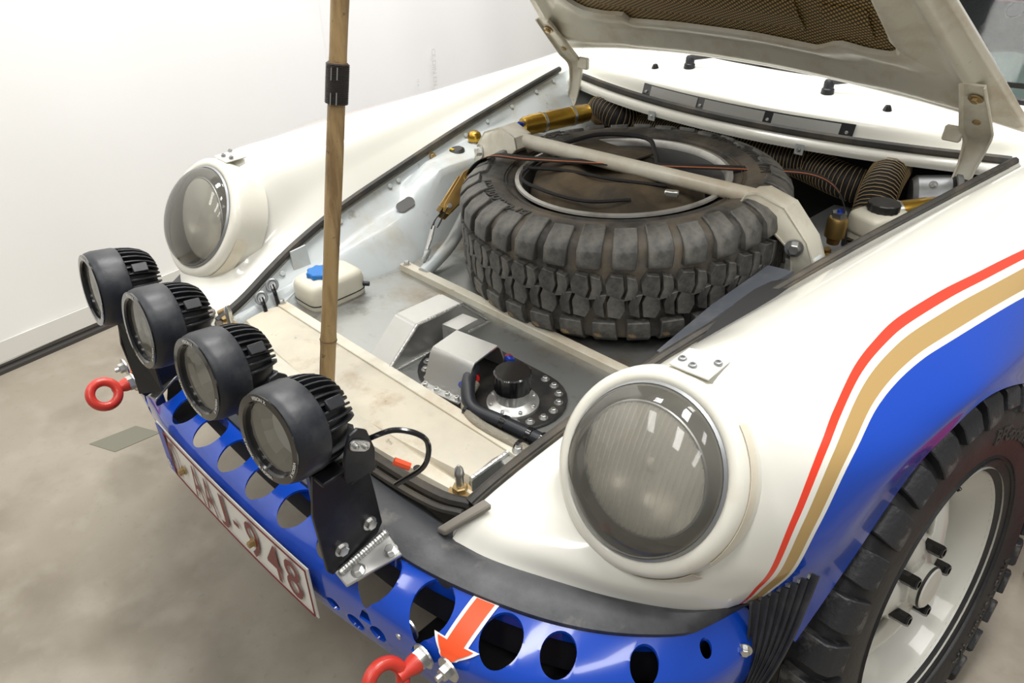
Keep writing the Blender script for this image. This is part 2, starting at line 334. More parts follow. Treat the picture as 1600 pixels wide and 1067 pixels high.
# ================================================================ the car
CAR = empty('rally_car', (0, .6, 0))
tag(CAR, 'white rally sports car with blue lower body, red and gold stripes and open bonnet', 'car')
NET = [
 [(.356,-.140,.548),(.418,-.128,.548),(.490,-.102,.549),(.568,-.069,.550),(.632,-.032,.550),(.672,.004,.549),(.700,.045,.545),(.748,.080,.483)],
 [(.357,-.105,.576),(.418,-.100,.578),(.482,-.085,.586),(.560,-.066,.590),(.636,-.032,.592),(.686,.012,.590),(.722,.055,.578),(.757,.103,.535)],
 [(.366,-.035,.600),(.412,-.030,.602),(.458,-.020,.618),(.556,-.008,.655),(.652,-.004,.645),(.706,.030,.630),(.744,.080,.618),(.767,.150,.600)],
 [(.385,.045,.630),(.422,.045,.640),(.466,.045,.690),(.556,.035,.748),(.655,.040,.722),(.718,.065,.690),(.755,.115,.668),(.773,.195,.645)],
 [(.402,.115,.652),(.440,.115,.682),(.486,.112,.762),(.562,.098,.806),(.650,.104,.778),(.726,.125,.742),(.766,.175,.712),(.780,.245,.683)],
 [(.428,.245,.684),(.466,.245,.722),(.515,.245,.776),(.590,.235,.808),(.670,.235,.784),(.738,.235,.757),(.778,.260,.733),(.790,.300,.706)],
 [(.468,.440,.712),(.502,.440,.744),(.546,.435,.786),(.610,.430,.808),(.688,.420,.788),(.756,.410,.768),(.796,.400,.748),(.809,.400,.726)],
 [(.520,.690,.743),(.548,.690,.764),(.584,.690,.794),(.634,.690,.806),(.704,.690,.788),(.770,.670,.762),(.816,.640,.715),(.832,.600,.650)],
 [(.572,.940,.766),(.594,.940,.780),(.622,.940,.802),(.664,.940,.806),(.724,.940,.788),(.786,.940,.750),(.830,.940,.660),(.842,.940,.450)],
 [(.622,1.185,.786),(.638,1.185,.795),(.660,1.185,.806),(.698,1.190,.805),(.746,1.190,.788),(.800,1.190,.745),(.838,1.190,.640),(.848,1.190,.440)],
 [(.668,1.420,.800),(.680,1.420,.806),(.700,1.420,.812),(.728,1.420,.808),(.764,1.420,.795),(.808,1.420,.750),(.842,1.420,.640),(.850,1.420,.440)]]
E0 = [(.646,5.44),(2.738,4.913),(3.9,4.68),(4.5,4.43),(5.1,4.08),(5.5,3.93),(5.88,3.865),(6.35,3.962),(6.788,4.172),(7.354,4.412)]
E4 = [(.6,5.86),(1.757,5.639),(3.26,5.329),(4.272,5.058),(4.989,4.755),(5.544,4.664),(6.025,4.769),(6.921,5.145)]
def edge_v(E, u):
    """where a stripe edge crosses fender row u"""
    P = np.array(E); a = P[:, 0]; b = P[:, 1]
    if u < a[0]: return b[0]+(a[0]-u)*.2
    if u > a[-1]: return b[-1]+(u-a[-1])*.40*math.exp(-(u-a[-1]))
    Q = cr(P, 10); return float(np.interp(u, Q[:, 0], Q[:, 1]))
NS = 16
N_ = np.array(NET, float)
A_ = np.array([cr(N_[:, j], NS) for j in range(8)]).transpose(1, 0, 2)
FEND = np.array([cr(A_[i], NS) for i in range(A_.shape[0])])
band = np.zeros(FEND.shape[:2])
for i in range(FEND.shape[0]):
    e0, e4 = edge_v(E0, i/NS), edge_v(E4, i/NS)
    band[i] = np.clip((np.arange(FEND.shape[1])/NS-e0)/(e4-e0), -1, 2)
def make_fender(sgn, name, lab):
    A = FEND*V(sgn, 1, 1); b = MB(); b.grid(A); n0 = len(b.v)
    # turned-in lips at the gutter, the arch and the front
    g = A[:, 0]; b.grid(np.array([g, g-V(sgn*.012, 0, .016)]))
    l = A[:, -1]; b.grid(np.array([l, l-V(sgn*.022, -.004, .004), l-V(sgn*.05, 0, -.02)]))
    f = A[0]; b.grid(np.array([f, f+V(0, .02, -.012)]))
    o_ = (A.reshape(-1, 3).min(0)+A.reshape(-1, 3).max(0))/2
    # the opening behind the headlight
    hc, hn = V(sgn*.552, -.005, .706), unit((-.04*sgn, -.857, .514)); VV = np.array(b.v); keep = []
    for q in b.f:
        d = VV[list(q)].mean(0)-hc; hgt = d @ hn
        if not (np.linalg.norm(d-hn*hgt) < .114 and -.13 < hgt < .06): keep.append(q)
    b.f = keep
    me = bpy.data.meshes.new(name); me.from_pydata([tuple(np.array(p)-o_) for p in b.v], [], b.f)
    at = me.attributes.new('band', 'FLOAT', 'POINT')
    vals = np.concatenate([band.ravel(), np.repeat(band[:, 0][None], 2, 0).ravel(), np.repeat(band[:, -1][None], 3, 0).ravel(), np.repeat(band[0][None], 2, 0).ravel()])
    at.data.foreach_set('value', vals.astype(np.float32))
    me.materials.append(M_body); finish(me, 50)
    o = place(name, me, Matrix.Translation(o_), CAR); o['label'] = lab; return o
make_fender(1, 'front_fender', 'white front fender with red and gold stripes over blue'); make_fender(-1, 'front_fender', 'white front fender on the side by the tarpaulin')
def make_door(sgn, lab):
    ys = np.linspace(.004, 1.05, 14); A = np.array([[p*V(sgn, 1, 1)+V(sgn*.02*math.sin(min(d, .5)*3), d, 0) for p in FEND[-1]] for d in ys]); o_ = A.reshape(-1, 3).mean(0)
    b = MB(); b.grid(A); k = len(b.v); low = A[:, -1]; b.grid(np.array([low, low-V(sgn*.01, 0, .16), low-V(sgn*.08, 0, .20)]))
    me = bpy.data.meshes.new('door_panel'); me.from_pydata([tuple(np.array(p)-o_) for p in b.v], [], b.f)
    me.attributes.new('band', 'FLOAT', 'POINT').data.foreach_set('value', np.concatenate([np.tile(band[-1], len(ys)), np.full(len(b.v)-k, band[-1][-1])]).astype(np.float32))
    me.materials.append(M_body); finish(me, 50); place('door_panel', me, Matrix.Translation(o_), CAR)['label'] = lab
make_door(1, 'white and blue door panel with stripes nearest the camera'); make_door(-1, 'white and blue door panel by the tarpaulin')
# scuttle / cowl in front of the windscreen
ylip = lambda x: 1.09+.36*x*x
prof = [(0, .744), (0, .757), (.02, .767), (.045, .770), (.056, .772), (.065, .803), (.082, .813), (.145, .822), (.30, .842)]
XS = np.linspace(-.66, .66, 45)
cw = MB(); P_ = cr(prof, 4)
cw.grid([[(x, ylip(x)+d, z-.05*max(0, abs(x)-.5)**1.5) for d, z in P_] for x in XS]); cw.build('cowl', M_white, CAR, smooth=60)
cs = MB(); cs.tube([(x, ylip(x)+.030, .772-.05*max(0, abs(x)-.5)**1.5) for x in np.linspace(-.60, .60, 50)], .0115, 8); cs.build('cowl_seal', M_seal, CAR)
for x in (-.206, .206):
    MB().box((x, 1.100, .746), (.022, .003, .026)).build('cowl_tab', M_inner, CAR, bevel=.002)
    place('clip_hole', capscrew(.003, .003), basis((0, -1, .1), (x, 1.098, .745)), CAR)
vf = MB()
def vpt(x, f, off): return (x, ylip(x)+.056+.009*f-off, .7735+.0285*f)
vf.slab([[vpt(x, f, .0015) for f in (0, 1)] for x in np.linspace(-.292, .292, 30)], .002); VENT = vf.build('cowl_vent', M_gloss, CAR)
for x0, x1 in ((-.262, -.105), (-.083, .083), (.105, .262)):
    g = MB(); g.slab([[vpt(x, f, .004) for f in (.08, .92)] for x in np.linspace(x0, x1, 12)], .002); g.build('mesh_panel', M_grille, VENT)
for x in (-.278, -.094, .094, .278):
    place('screw', SMALL, basis((0, -1, .2), vpt(x, .35, .004)), VENT)
for x in (-.322, .322):
    b = MB(); b.lathe([(1e-5, .013), (.006, .012), (.009, .006), (.011, 0)], (x, ylip(x)+.145, .821), (0, -.1, 1), 16); b.build('washer_nozzle', M_gloss, CAR)
for px, ln in ((-.235, .60), (.165, .55)):
    W_ = empty('wiper', (px, ylip(px)+.21, .83), CAR); y = ylip(px)+.20
    MB().lathe([(.016, 0), (.015, .012), (.0125, .014), (.0125, .028), (.010, .033), (1e-5, .034)], (px, y, .828), (0, 0, 1), 18).build('pivot', M_black, W_)
    MB().tube([(px, y, .856), (px+.06, y+.015, .868), (px+.2, y+.055, .880), (px+ln*.55, y+.10, .888)], [.008, .007, .005, .004], 8).build('arm', M_black, W_)
    MB().box((px+ln*.5, y+.105, .884), (ln*.8, .008, .010), (unit((1, .12, .02)), unit((-.12, 1, 0)), (0, 0, 1))).build('blade', M_gloss, W_)
# windscreen and what the cabin shows through it
def ws(x, t): return (x*(1-.12*t), 1.415+.20*x*x+.36*t, .842+.46*t)
MB().grid([[ws(x, t) for t in np.linspace(0, 1, 6)] for x in np.linspace(-.66, .66, 24)]).build('windscreen', M_screen, CAR)
MB().tube([ws(x, -.01) for x in np.linspace(-.66, .66, 24)], .012, 8).build('windscreen_rubber', M_gloss, CAR)
for s in (-1, 1):
    MB().tube([(s*.70, 1.40, .80), ws(s*.68, 0), ws(s*.68, .5), ws(s*.68, 1.)], .022, 10).build('windscreen_pillar', M_white, CAR)
MB().slab([[(x, y, .79+(.07+.05*math.exp(-((x-.46)/.16)**2))*math.sin(PI*(y-1.42)/.47)) for y in np.linspace(1.43, 1.88, 12)] for x in np.linspace(-.62, .62, 16)], -.02).build('dashboard', M_dash, CAR)
MB().slab([[(x, y, 1.30-.1*(x/.6)**2) for x in np.linspace(-.62, .62, 9)] for y in np.linspace(1.78, 2.9, 6)], .02).build('shade_roof', M_white, CAR)  # roof above the view, added to keep light out of the cabin
MB().box((0, 2.9, .75), (1.4, .03, 1.1)).build('cabin_rear_shade', M_seatblk, CAR)  # black back panel, added with the roof to darken the cabin
MB().box((0, 1.95, .25), (1.2, .06, .66)).build('cabin_bulkhead', M_seatblk, CAR)
MB().tube([(.34+.17*math.cos(t), 1.80+.06*math.sin(t), .93+.16*math.sin(t)) for t in np.linspace(0, 2*PI, 28)[:-1]], .014, 8, closed=True).build('steering_wheel', M_dash, CAR)
for x in (-.33, .33):
    S_ = empty('bucket_seat', (x, 2.15, .3), CAR)
    MB().slab([[(x+.24*u, 2.12+.10*h-.05*abs(u)**2, .45+.62*h) for u in np.linspace(-1, 1, 9)] for h in np.linspace(0, 1, 8)], .05).build('seat_back', M_seatblk, S_)
    MB().slab([[(x+.17*u, 2.10+.10*h, .98+.12*h) for u in np.linspace(-1, 1, 7)] for h in (0, .5, 1)], .03).build('red_headrest', M_seatred, S_)
for pth in ([(-.5, 1.75, .5), (-.5, 1.95, 1.12), (.5, 1.95, 1.12), (.5, 1.75, .5)], [(.5, 1.95, 1.12), (.1, 2.5, .7)]):
    MB().tube(cr(pth, 6), .02, 10).build('roll_cage_tube', M_greymetal, CAR)
MB().box((.395, 1.47, .955), (.02, .01, .012)).build('yellow_tab', M_yellow, CAR)
mk = MB(); mk.lathe([(1e-5, .002), (.012, .001), (.012, 0)], (.640, 1.205, .8005), (.1, -.1, 1), 16); mk.build('red_sticker', M_decal, CAR)
# hood gutter seals
GUT = FEND[:, 0]
sel = GUT[(GUT[:, 1] > -.1) & (GUT[:, 1] < 1.2)]
for s in (-1, 1):
    MB().tube((sel-V(.009, 0, -.001))*V(s, 1, 1), .0082, 8).build('gutter_seal', M_seal, CAR)
    MB().tube((sel[::4]-V(.001, 0, -.001))*V(s, 1, 1), .004, 6).build('gutter_edge', M_seal, CAR)
FS = cr([(-.349, -.097, .577), (-.30, -.113, .573), (-.19, -.124, .571), (0, -.130, .571), (.19, -.124, .571), (.30, -.113, .573), (.349, -.097, .577)], 8)
MB().tube(FS, .0085, 8).build('front_seal', M_seal, CAR)
MB().tube(FS+V(0, -.016, -.006), .006, 8).build('front_seal_lip', M_seal, CAR)
for s in (-1, 1):
    MB().prism([(s*.338, -.150, .556), (s*.352, -.148, .556), (s*.385, -.092, .588), (s*.368, -.090, .586)], (0, 0, .010)).build('corner_pad', mat('grey_foam_pad', (.22, .20, .17), .8), CAR, bevel=.002)
# latch panel, front tray, fuel tank
lp = MB(); lp.slab([[(x, y, z) for y, z in ((-.122+.26*x*x, .560), (-.118+.27*x*x, .572), (-.085+.05*x*x, .572), (-.075, .566), (-.07, .54))] for x in np.linspace(-.335, .335, 24)], .004); lp.build('latch_panel', M_cream, CAR)
for s in (-1, 1):
    L_ = empty('bonnet_pin', (s*.318, -.088, .575), CAR)
    place('pin_nut', hexbolt(.011, .012, 1.5, M_rust, 'pin_nut'), basis((0, 0, 1), (s*.318, -.088, .573)), L_)
    MB().lathe([(.006, 0), (.006, .026), (.0075, .030), (.006, .040), (.002, .046), (1e-5, .046)], (s*.318, -.088, .576), (0, 0, 1), 14).build('pin_post', M_zinc, L_)
for i, x in enumerate((-.19, .03, .24)): MB().lathe([(1e-5, .0008), (.006, .0008), (.006, 0)], (x, -.10, .5765), (0, 0, 1), 12).build('latch_hole', M_dark, CAR)
tr = MB(); yf = lambda x: -.088+.30*x*x
tr.slab([[(x, yf(x)+(.030-yf(x))*t, z) for t, z in ((0, .535), (0, .566), (.03, .572), (.5, .577), (1, .572), (1.05, .535))] for x in np.linspace(-.322, .308, 24)], .003); TRAY = tr.build('front_tray', M_tray, CAR)
MB().prism([(.309, yf(.3), .535), (.309, yf(.3), .573), (.309, .028, .575), (.309, .034, .535)], (.004, 0, 0)).build('tray_end', M_alub, TRAY)
MB().tube([(.311, yf(.3), .574), (.311, .028, .576)], .004, 8).build('weld_bead', M_weld, TRAY)
tk = MB(); TOPZ = .565
tk.box((.0, .60, .42), (.72, 1.12, .29)); TANK = tk.build('fuel_tank', M_alu, CAR, bevel=.006, seg=2)
for y, x0, x1 in ((.024, -.335, .335), (.302, -.285, .345)):
    H_ = empty('tank_strap', (0, y, TOPZ), CAR)
    b = MB(); b.box(((x0+x1)/2, y, TOPZ+.013), (x1-x0, .021, .004)); b.box(((x0+x1)/2, y-.009, TOPZ+.006), (x1-x0, .003, .014)); b.build('strap_bar', M_cream, H_, bevel=.001)
    for x in (x0+.012, x1-.012): place('bolt', BOLT, basis((0, 0, 1), (x, y, TOPZ+.015)), H_)
MB().box((.325, .010, .548), (.028, .03, .05)).build('strap_bracket', M_alub, CAR, bevel=.002)
# trapezoid baffle on the tank
tz = MB(); y_ = [(.020, 0), (.098, .068), (.205, .066), (.275, 0)]
tz.prism([(-.052, y, TOPZ+z) for y, z in y_], (.062, .0, 0)); BAF = tz.build('tank_hump', M_alub, CAR, bevel=.004, seg=2)
MB().tube([(.011, y, TOPZ+z+.001) for y, z in y_], .0035, 8).build('weld_bead', M_weld, BAF)
MB().tube([(.012, .02, TOPZ+.001), (.012, .275, TOPZ+.001)], .0035, 8).build('weld_bead', M_weld, BAF)
# filler plate, cover, cap and lines
def stadium(cx, cy, hx, hy, n=14, e=0):
    o = []
    for sx, a0 in ((1, -PI/2), (-1, PI/2)):
        for k in range(n+1):
            t = a0+PI*k/n; o.append((cx+sx*(hx-hy)+(hy+e)*math.cos(t), cy+(hy+e)*math.sin(t)))
    return o
FP = empty('filler_plate', (.160, .128, TOPZ), CAR)
MB().prism([(x, y, TOPZ) for x, y in stadium(.160, .128, .146, .082)], (0, 0, .006)).build('flange', M_capr, FP, bevel=.0015)
st = stadium(.160, .128, .146, .082, 9, -.014)
for i, (x, y) in enumerate(st):
    place('bolt', BOLT, Matrix.Translation((x, y, TOPZ+.005)) @ Matrix.Scale(.82, 4), FP)
b = MB(); b.lathe([(.043, 0), (.043, .005), (.033, .008), (.028, .012), (.028, .034), (1e-5, .034)], (.230, .110, TOPZ+.006), (0, 0, 1), 32); b.build('filler_neck', M_alub, FP)
kp = [(.0305 if k % 4 else .0295, k) for k in range(64)]
b = MB(); R_ = [(r*math.cos(2*PI*k/64), r*math.sin(2*PI*k/64)) for r, k in kp]
b.prism([(.230+x, .110+y, TOPZ+.036) for x, y in R_], (0, 0, .034)); b.build('filler_cap', M_gloss, FP, bevel=.002)
for k in range(8):
    t = 2*PI*k/8+.3; place('neck_screw', SMALL, basis((0, 0, 1), (.230+.037*math.cos(t), .110+.037*math.sin(t), TOPZ+.012)), FP)
cv = MB(); rz = .15
def cvp(x, y): c, s = math.cos(rz), math.sin(rz); return (.118+c*x-s*y, .105+s*x+c*y)
sect = [(-.068, .008), (-.050, .008), (-.028, .056), (-.022, .062), (.040, .062), (.046, .056), (.064, .008), (.078, .008)]
cv.slab([[(*cvp(x, y), TOPZ+z) for y, z in sect] for x in (-.044, 0, .044)], .003); COVR = cv.build('line_cover', M_alub, FP, smooth=25)
for x in (-.034, -.010, .014, .034): place('bolt', SCREW, Matrix.Translation((*cvp(x, -.060), TOPZ+.010)), FP)
b = MB(); b.prism([(*cvp(x, .05), TOPZ+z) for x, z in ((-.05, .058), (-.085, .058), (-.085, .012), (-.075, .012), (-.075, .05), (-.05, .05))], (.0, .05, 0)); b.build('rear_bracket', M_alub, FP)
for p, r, m, nm in (((.155, .095, TOPZ+.030), .010, M_redpl, 'red_fitting'), ((.150, .075, TOPZ+.024), .009, M_bluepl, 'blue_fitting'), ((.185, .15, TOPZ+.05), .008, M_bluepl, 'blue_fitting'), ((.176, .158, TOPZ+.046), .007, M_redpl, 'red_fitting')):
    b = MB(); b.lathe([(1e-5, -.016), (r*.8, -.016), (r, -.01), (r, .006), (r*.75, .012), (r*.7, .02), (1e-5, .02)], p, (.6, -.4, .35), 12); b.build(nm, m, FP, smooth=30)
MB().tube(cr([(.150, .10, TOPZ+.045), (.172, .066, TOPZ+.036), (.205, .045, TOPZ+.02), (.27, .052, TOPZ+.02), (.345, .062, TOPZ+.018), (.372, .068, TOPZ+.002)], 6), .0115, 12).build('fuel_hose', M_band, FP)
for x, y in ((.268, .052), (.316, .058), (.340, .062)): b = MB(); b.lathe([(.0122, -.005), (.0132, -.004), (.0132, .004), (.0122, .005)], (x, y, TOPZ+.0195), (1, .13, 0), 14); b.build('hose_tie', M_gloss, FP)
MB().tube(cr([(.170, .085, TOPZ+.03), (.186, .046, TOPZ+.016), (.230, .028, TOPZ+.016), (.300, .030, TOPZ+.017), (.335, .036, TOPZ+.012), (.352, .040, TOPZ-.01)], 6), .0078, 10).build('braided_line', M_braid, FP)
for x in (.20, .318): b = MB(); b.lathe([(.008, -.003), (.0095, -.003), (.0095, .003), (.008, .003)], (x, .031 if x > .25 else .037, TOPZ+.0165), (1, 0, 0), 12); b.build('cable_tie', M_gloss, FP)
# inner wheelhouse panels of the luggage bay
def gut(y): return np.array([np.interp(y, GUT[:, 1], GUT[:, k]) for k in (0, 1, 2)])
def inner(s):
    A = []
    for y in np.linspace(-.085, 1.345, 58):
        g = gut(y); g[1] = y; bx = np.interp(y, [-.085, .06, .18, .33, .45, .6, 1.3], [.333, .325, .30, .285, .33, .36, .37])
        sh = np.interp(y, [.40, .52, .80, .95], [0, 1, 1, 0]); zl = g[2]
        p1 = (g[0]-.012, zl-.012); p2 = (g[0]-.022, zl-.03)
        m1 = np.array((g[0]-.03-(.5-.42)*.3*(1-sh), zl-.055)); m1s = np.array((g[0]-.04, .712))
        m2 = np.array((bx+(g[0]-bx)*.42, TOPZ+(zl-TOPZ)*.5)); m2s = np.array((.405, .705))
        m3 = np.array((bx+(g[0]-bx)*.16, TOPZ+(zl-TOPZ)*.16)); m3s = np.array((.392, .690))
        row = [p1, p2, m1*(1-sh)+m1s*sh, m2*(1-sh)+m2s*sh, m3*(1-sh)+m3s*sh, (bx, TOPZ-.02), (bx, TOPZ-.1)]
        if s > 0:           # the near panel drops straight down behind the gutter
            row = [p1, (g[0]-.016, zl-.03), (g[0]-.012, zl-.06), (g[0]-.008, zl-.09), (g[0]-.004, zl-.12), (g[0], zl-.16), (g[0], zl-.24)]
        A.append([(s*x, y, z) for x, z in row])
    A = np.array(A); return np.array([cr(r, 3) for r in A])
for s in (-1, 1):
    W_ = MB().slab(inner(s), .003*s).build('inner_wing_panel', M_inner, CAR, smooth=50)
    for y in (.02, .06, .20, .235, .40, .43, .56, .70, .80, .92, 1.05, 1.15):
        g = gut(y); place('flange_bolt', RUSTBOLT if y in (.2, .56) else hexbolt(.006, .005, 1.5, M_inner, 'flange_bolt'), Matrix.Translation((s*(g[0]-.018), y, g[2]-.021)) @ basis((-s*.9, 0, .45), (0, 0, 0)), W_)
    if s > 0: continue
    b = MB(); c0 = V(s*.392, .40, .652); n_ = unit((-s*.75, -.08, .66)); a1, a2, n_ = frame(n_, (0, 1, .25))
    b.prism([c0+n_*.006+a2*x+a1*y for x, y in stadium(0, 0, .026, .012, 8)], n_*.003); b.build('slot_hole', M_greymetal, W_)
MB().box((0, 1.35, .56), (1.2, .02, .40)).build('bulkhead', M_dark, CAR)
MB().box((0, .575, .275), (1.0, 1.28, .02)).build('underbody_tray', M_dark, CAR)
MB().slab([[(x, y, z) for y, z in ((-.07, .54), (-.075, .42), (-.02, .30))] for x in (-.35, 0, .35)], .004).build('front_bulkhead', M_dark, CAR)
# ---------------------------------------------------------------- bumper
CRE = [(0,-.283,.528),(.12,-.282,.527),(.226,-.275,.524),(.30,-.262,.515),(.386,-.247,.508),(.46,-.233,.503),(.541,-.205,.502),(.615,-.152,.502),(.674,-.088,.503),(.703,-.02,.505),(.715,.045,.507)]
REA = [(0,-.218,.550),(.12,-.216,.550),(.215,-.212,.549),(.295,-.206,.545),(.375,-.193,.542),(.455,-.169,.539),(.532,-.138,.538),(.597,-.099,.538),(.653,-.048,.538),(.671,-.010,.537),(.688,.045,.536)]
mir = lambda L: [(-x, y, z) for x, y, z in L[:0:-1]]+list(L)
cre, rea = cr(mir(CRE), 8), cr(mir(REA), 8)
tang = np.gradient(cre, axis=0); nrm = np.stack([tang[:, 1], -tang[:, 0], 0*tang[:, 0]], 1); nrm /= np.linalg.norm(nrm, axis=1, keepdims=True)
def bump_prof(i, off=0.):
    c, r, n = cre[i], rea[i], nrm[i]; up = V(0, 0, 1)
    return [r-up*.028, r-up*.006, r+(c-r)*.05+up*.001*0, r+(c-r)*.5+up*.003, r+(c-r)*.88+up*.001, c+n*.004-up*.006, c+n*.008-up*.018, c+n*.010-up*.050, c+n*.006-up*.085, c-n*.002-up*.105, c-n*.03-up*.112]
BS = np.array([bump_prof(i) for i in range(len(cre))])
bmp = MB(); bmp.slab(BS, .0035)
P0 = np.array(bmp.v)
HOLES = [(-.27,-.236,.026),(-.187,-.242,.028),(-.104,-.246,.028),(-.021,-.247,.028),(.063,-.247,.028),(.146,-.244,.028),(.232,-.240,.024),(.317,-.228,.028),(.403,-.212,.028),(.497,-.184,.0265),(.560,-.152,.0215),(.641,-.092,.017),(.682,-.026,.008),(-.355,-.222,.028),(-.44,-.203,.028),(-.52,-.172,.026),(-.59,-.130,.02)]
kut = MB(); kuf = MB()
for x, y, r in HOLES:
    kut.lathe([(1e-5, 0), (r, 0), (r, .16), (1e-5, .16)], (x, y-.015, .465), (0, .16, 1), 36)
for x, z, r in ((.262, .462, .012), (.300, .450, .015), (.342, .458, .014)):
    for s in (1, -1): kuf.lathe([(1e-5, 0), (r, 0), (r, .1), (1e-5, .1)], (s*x, -.32, z), (0, 1, 0), 24)
bm_a = bmp.mesh('bumper', M_blue); bm_b = kut.mesh('kut', M_blue); bm_c = kuf.mesh('kuf', M_blue)
BUMP = place('bumper', cut(cut(bm_a, bm_b, 'bumper_top'), bm_c, 'bumper'), Matrix.Identity(4), CAR)
BUMP['label'] = 'gloss blue metal bumper drilled with round holes'
def bsurf(x, v, off=.0012):
    """point on the bumper skin: x across the car, v in 0..10 along its section"""
    i = np.interp(x, BS[:, 5, 0], np.arange(len(BS))); a = int(min(i, len(BS)-2)); f = i-a
    R = BS[a]*(1-f)+BS[a+1]*f; Q = cr(R, 6); k = v*6; j = int(min(k, len(Q)-2)); g = k-j
    n = nrm[a]; return Q[j]*(1-g)+Q[j+1]*g+(n*.5+V(0, 0, .85))*off*(1 if v < 5 else .4)+n*off*(.0 if v < 5 else 1)
for s in (1, -1):
    D_ = []
    for nm, m, e, off in (('arrow_border', M_decalw, .006, .0014), ('arrow', M_decal, 0, .0024)):
        b = MB(); vs = np.linspace(2.0-e*12, 4.0, 14)
        def xc(v): return .460-.002*(v-2.2)
        b.grid([[bsurf(s*(xc(v)+u*(.0115+e*.8)), v, off) for u in np.linspace(-1, 1, 5)] for v in vs])
        hv = np.linspace(4.0-e*14, 5.7+e*22, 14)
        b.grid([[bsurf(s*(xc(v)+u*((.025+e*1.1)*max(0., 1-(v-4.0+e*14)/(1.7+e*36)))), v, off) for u in np.linspace(-1, 1, 5)] for v in hv])
        b.build(nm, m, BUMP)
# rubber filler between bumper and body
low = cr([(0,-.140,.563),(.16,-.141,.562),(.33,-.142,.556)]+[tuple(N_[0][k]) for k in range(0, 7)], 6)
low = np.concatenate([low[:0:-1]*V(-1, 1, 1), low])
def resamp(P, n):
    d = np.concatenate([[0], np.cumsum(np.linalg.norm(np.diff(P, axis=0), axis=1))]); t = np.linspace(0, d[-1], n); return np.stack([np.interp(t, d, P[:, k]) for k in range(3)], 1)
ra, lb = resamp(rea, 120), resamp(low, 120)
rb = MB(); rb.slab([[a-V(0, 0, .012), a+V(0, -.001, .003), a*.7+b*.3+V(0, 0, .006), a*.3+b*.7+V(0, 0, .005), b+V(0, .004, -.003), b+V(0, .015, -.012)] for a, b in zip(ra, lb)], .002); rb.build('bumper_rubber', M_rubber, CAR)
for s in (1, -1):       # pleated bellows at the bumper ends, dark valance under them
    top = np.linspace(V(.698, .034, .556), V(.752, .066, .626), 57); bot = np.linspace(V(.712, .030, .405), V(.735, .022, .420), 57)
    A = []
    for i in range(57):
        w = .0035*math.cos(i/56*7*2*PI); A.append([(top[i]*(1-t)+bot[i]*t+V(.6, -.8, .1)*(w+.012*math.sin(PI*t)))*V(s, 1, 1) for t in np.linspace(0, 1, 10)])
    BL = MB().slab(A, .003*s).build('bellows', M_rubber, CAR, smooth=70)
    place('bolt', BOLT, basis((s*.5, -.8, .2), (s*.712, .012, .503)), BL)
    MB().slab([[(s*.655, -.105, .43), (s*.70, -.02, .455), (s*.715, .035, .46)], [(s*.645, -.09, .33), (s*.69, .0, .33), (s*.70, .05, .33)]], .004*s).build('lower_valance', M_rubber, CAR)
    I_ = empty('indicator', (s*.52, -.205, .44), CAR)
    MB().slab([[(s*x, -.219+.55*(x-.50), z) for x in (.475, .52, .565)] for z in (.425, .470)], .014).build('amber_lens', M_amber, I_, bevel=.003)
    MB().slab([[(s*x, -.214+.55*(x-.50), z) for x in (.467, .52, .573)] for z in (.418, .477)], .008).build('housing', M_black, I_)
    # eye bolt for towing
    T_ = empty('tow_eye', (s*.425, -.255, .483), CAR); base = V(s*.425, -.252, .484)
    n_ = unit((.86, 0, .5)) if s > 0 else unit((.80, 0, .6)); c = base+V(-s*.004, -.058, .002)
    MB().tube([c+.0235*(math.cos(t)*V(0, 1, 0)+math.sin(t)*np.cross(n_, V(0, 1, 0))) for t in np.linspace(0, 2*PI, 33)[:-1]], .0088, 12, closed=True).build('ring', M_red, T_)
    MB().lathe([(1e-5, 0), (.013, .001), (.0125, .008), (.009, .018), (.008, .030)], base+V(0, -.012, 0), (0, -1, 0), 16).build('shank', M_red, T_)
    place('nut', hexbolt(.014, .014, 1.25, None, 'nut'), basis((0, -1, 0), base+V(0, -.001, 0)), T_)
    for dx, dz in ((-.046, -.002), (.042, .012)):
        p = base+V(s*dx, .008-dx*.12, dz)
        place('washer_bolt', hexbolt(.0095, .013, 1.8, None, 'washer_bolt'), basis((0, -1, 0), p), BUMP)
        MB().lathe([(.0045, 0), (.0045, .02), (1e-5, .021)], p, (0, -1, 0), 10).build('stud', M_zinc, BUMP)
# number plate
PLT = empty('number_plate', (.013, -.31, .476), CAR); PLT['label'] = 'white number plate with dark red characters'
def pl(x, z, off=0): return (x+.013, -.2985+.09*x*x-off, .476+z)
MB().slab([[pl(x, z) for z in (-.0505, .0505)] for x in np.linspace(-.2275, .2275, 31)], -.0016).build('plate_sheet', M_plate, PLT)
MB().slab([[pl(x, z, .0022) for z in (-.0495, .0495)] for x in np.linspace(-.2265, -.197, 5)], -.0008).build('blue_band', M_eu, PLT)
v_, f_ = text_mesh('B', .024, .0004); MB().add([pl(-.2125+p[0]*1.0, -.040+p[1], .0036) for p in v_], f_).build('country_letter', M_wprint, PLT)
GL = [('O', -.176, .034), ('A', -.094, .036), ('A', -.053, .036), ('J', -.010, .028), ('-', .033, .017), ('9', .082, .036), ('4', .136, .038), ('8', .185, .037)]
for ch, xc_, tw in GL:
    v_, f_ = text_mesh(ch, .1, .0006); h = v_[:, 1]
    sx = tw/(v_[:, 0].max()-v_[:, 0].min()); sz = .076/(h.max()-h.min()) if ch != '-' else .9
    MB().add([pl(xc_+p[0]*sx, (p[1]-(h.max()+h.min())/2)*sz, .0030) for p in v_], f_).build('character', M_dkred, PLT)
fr = [(-.1955, -.0465), (.2235, -.0465), (.2235, .0465), (-.1955, .0465)]
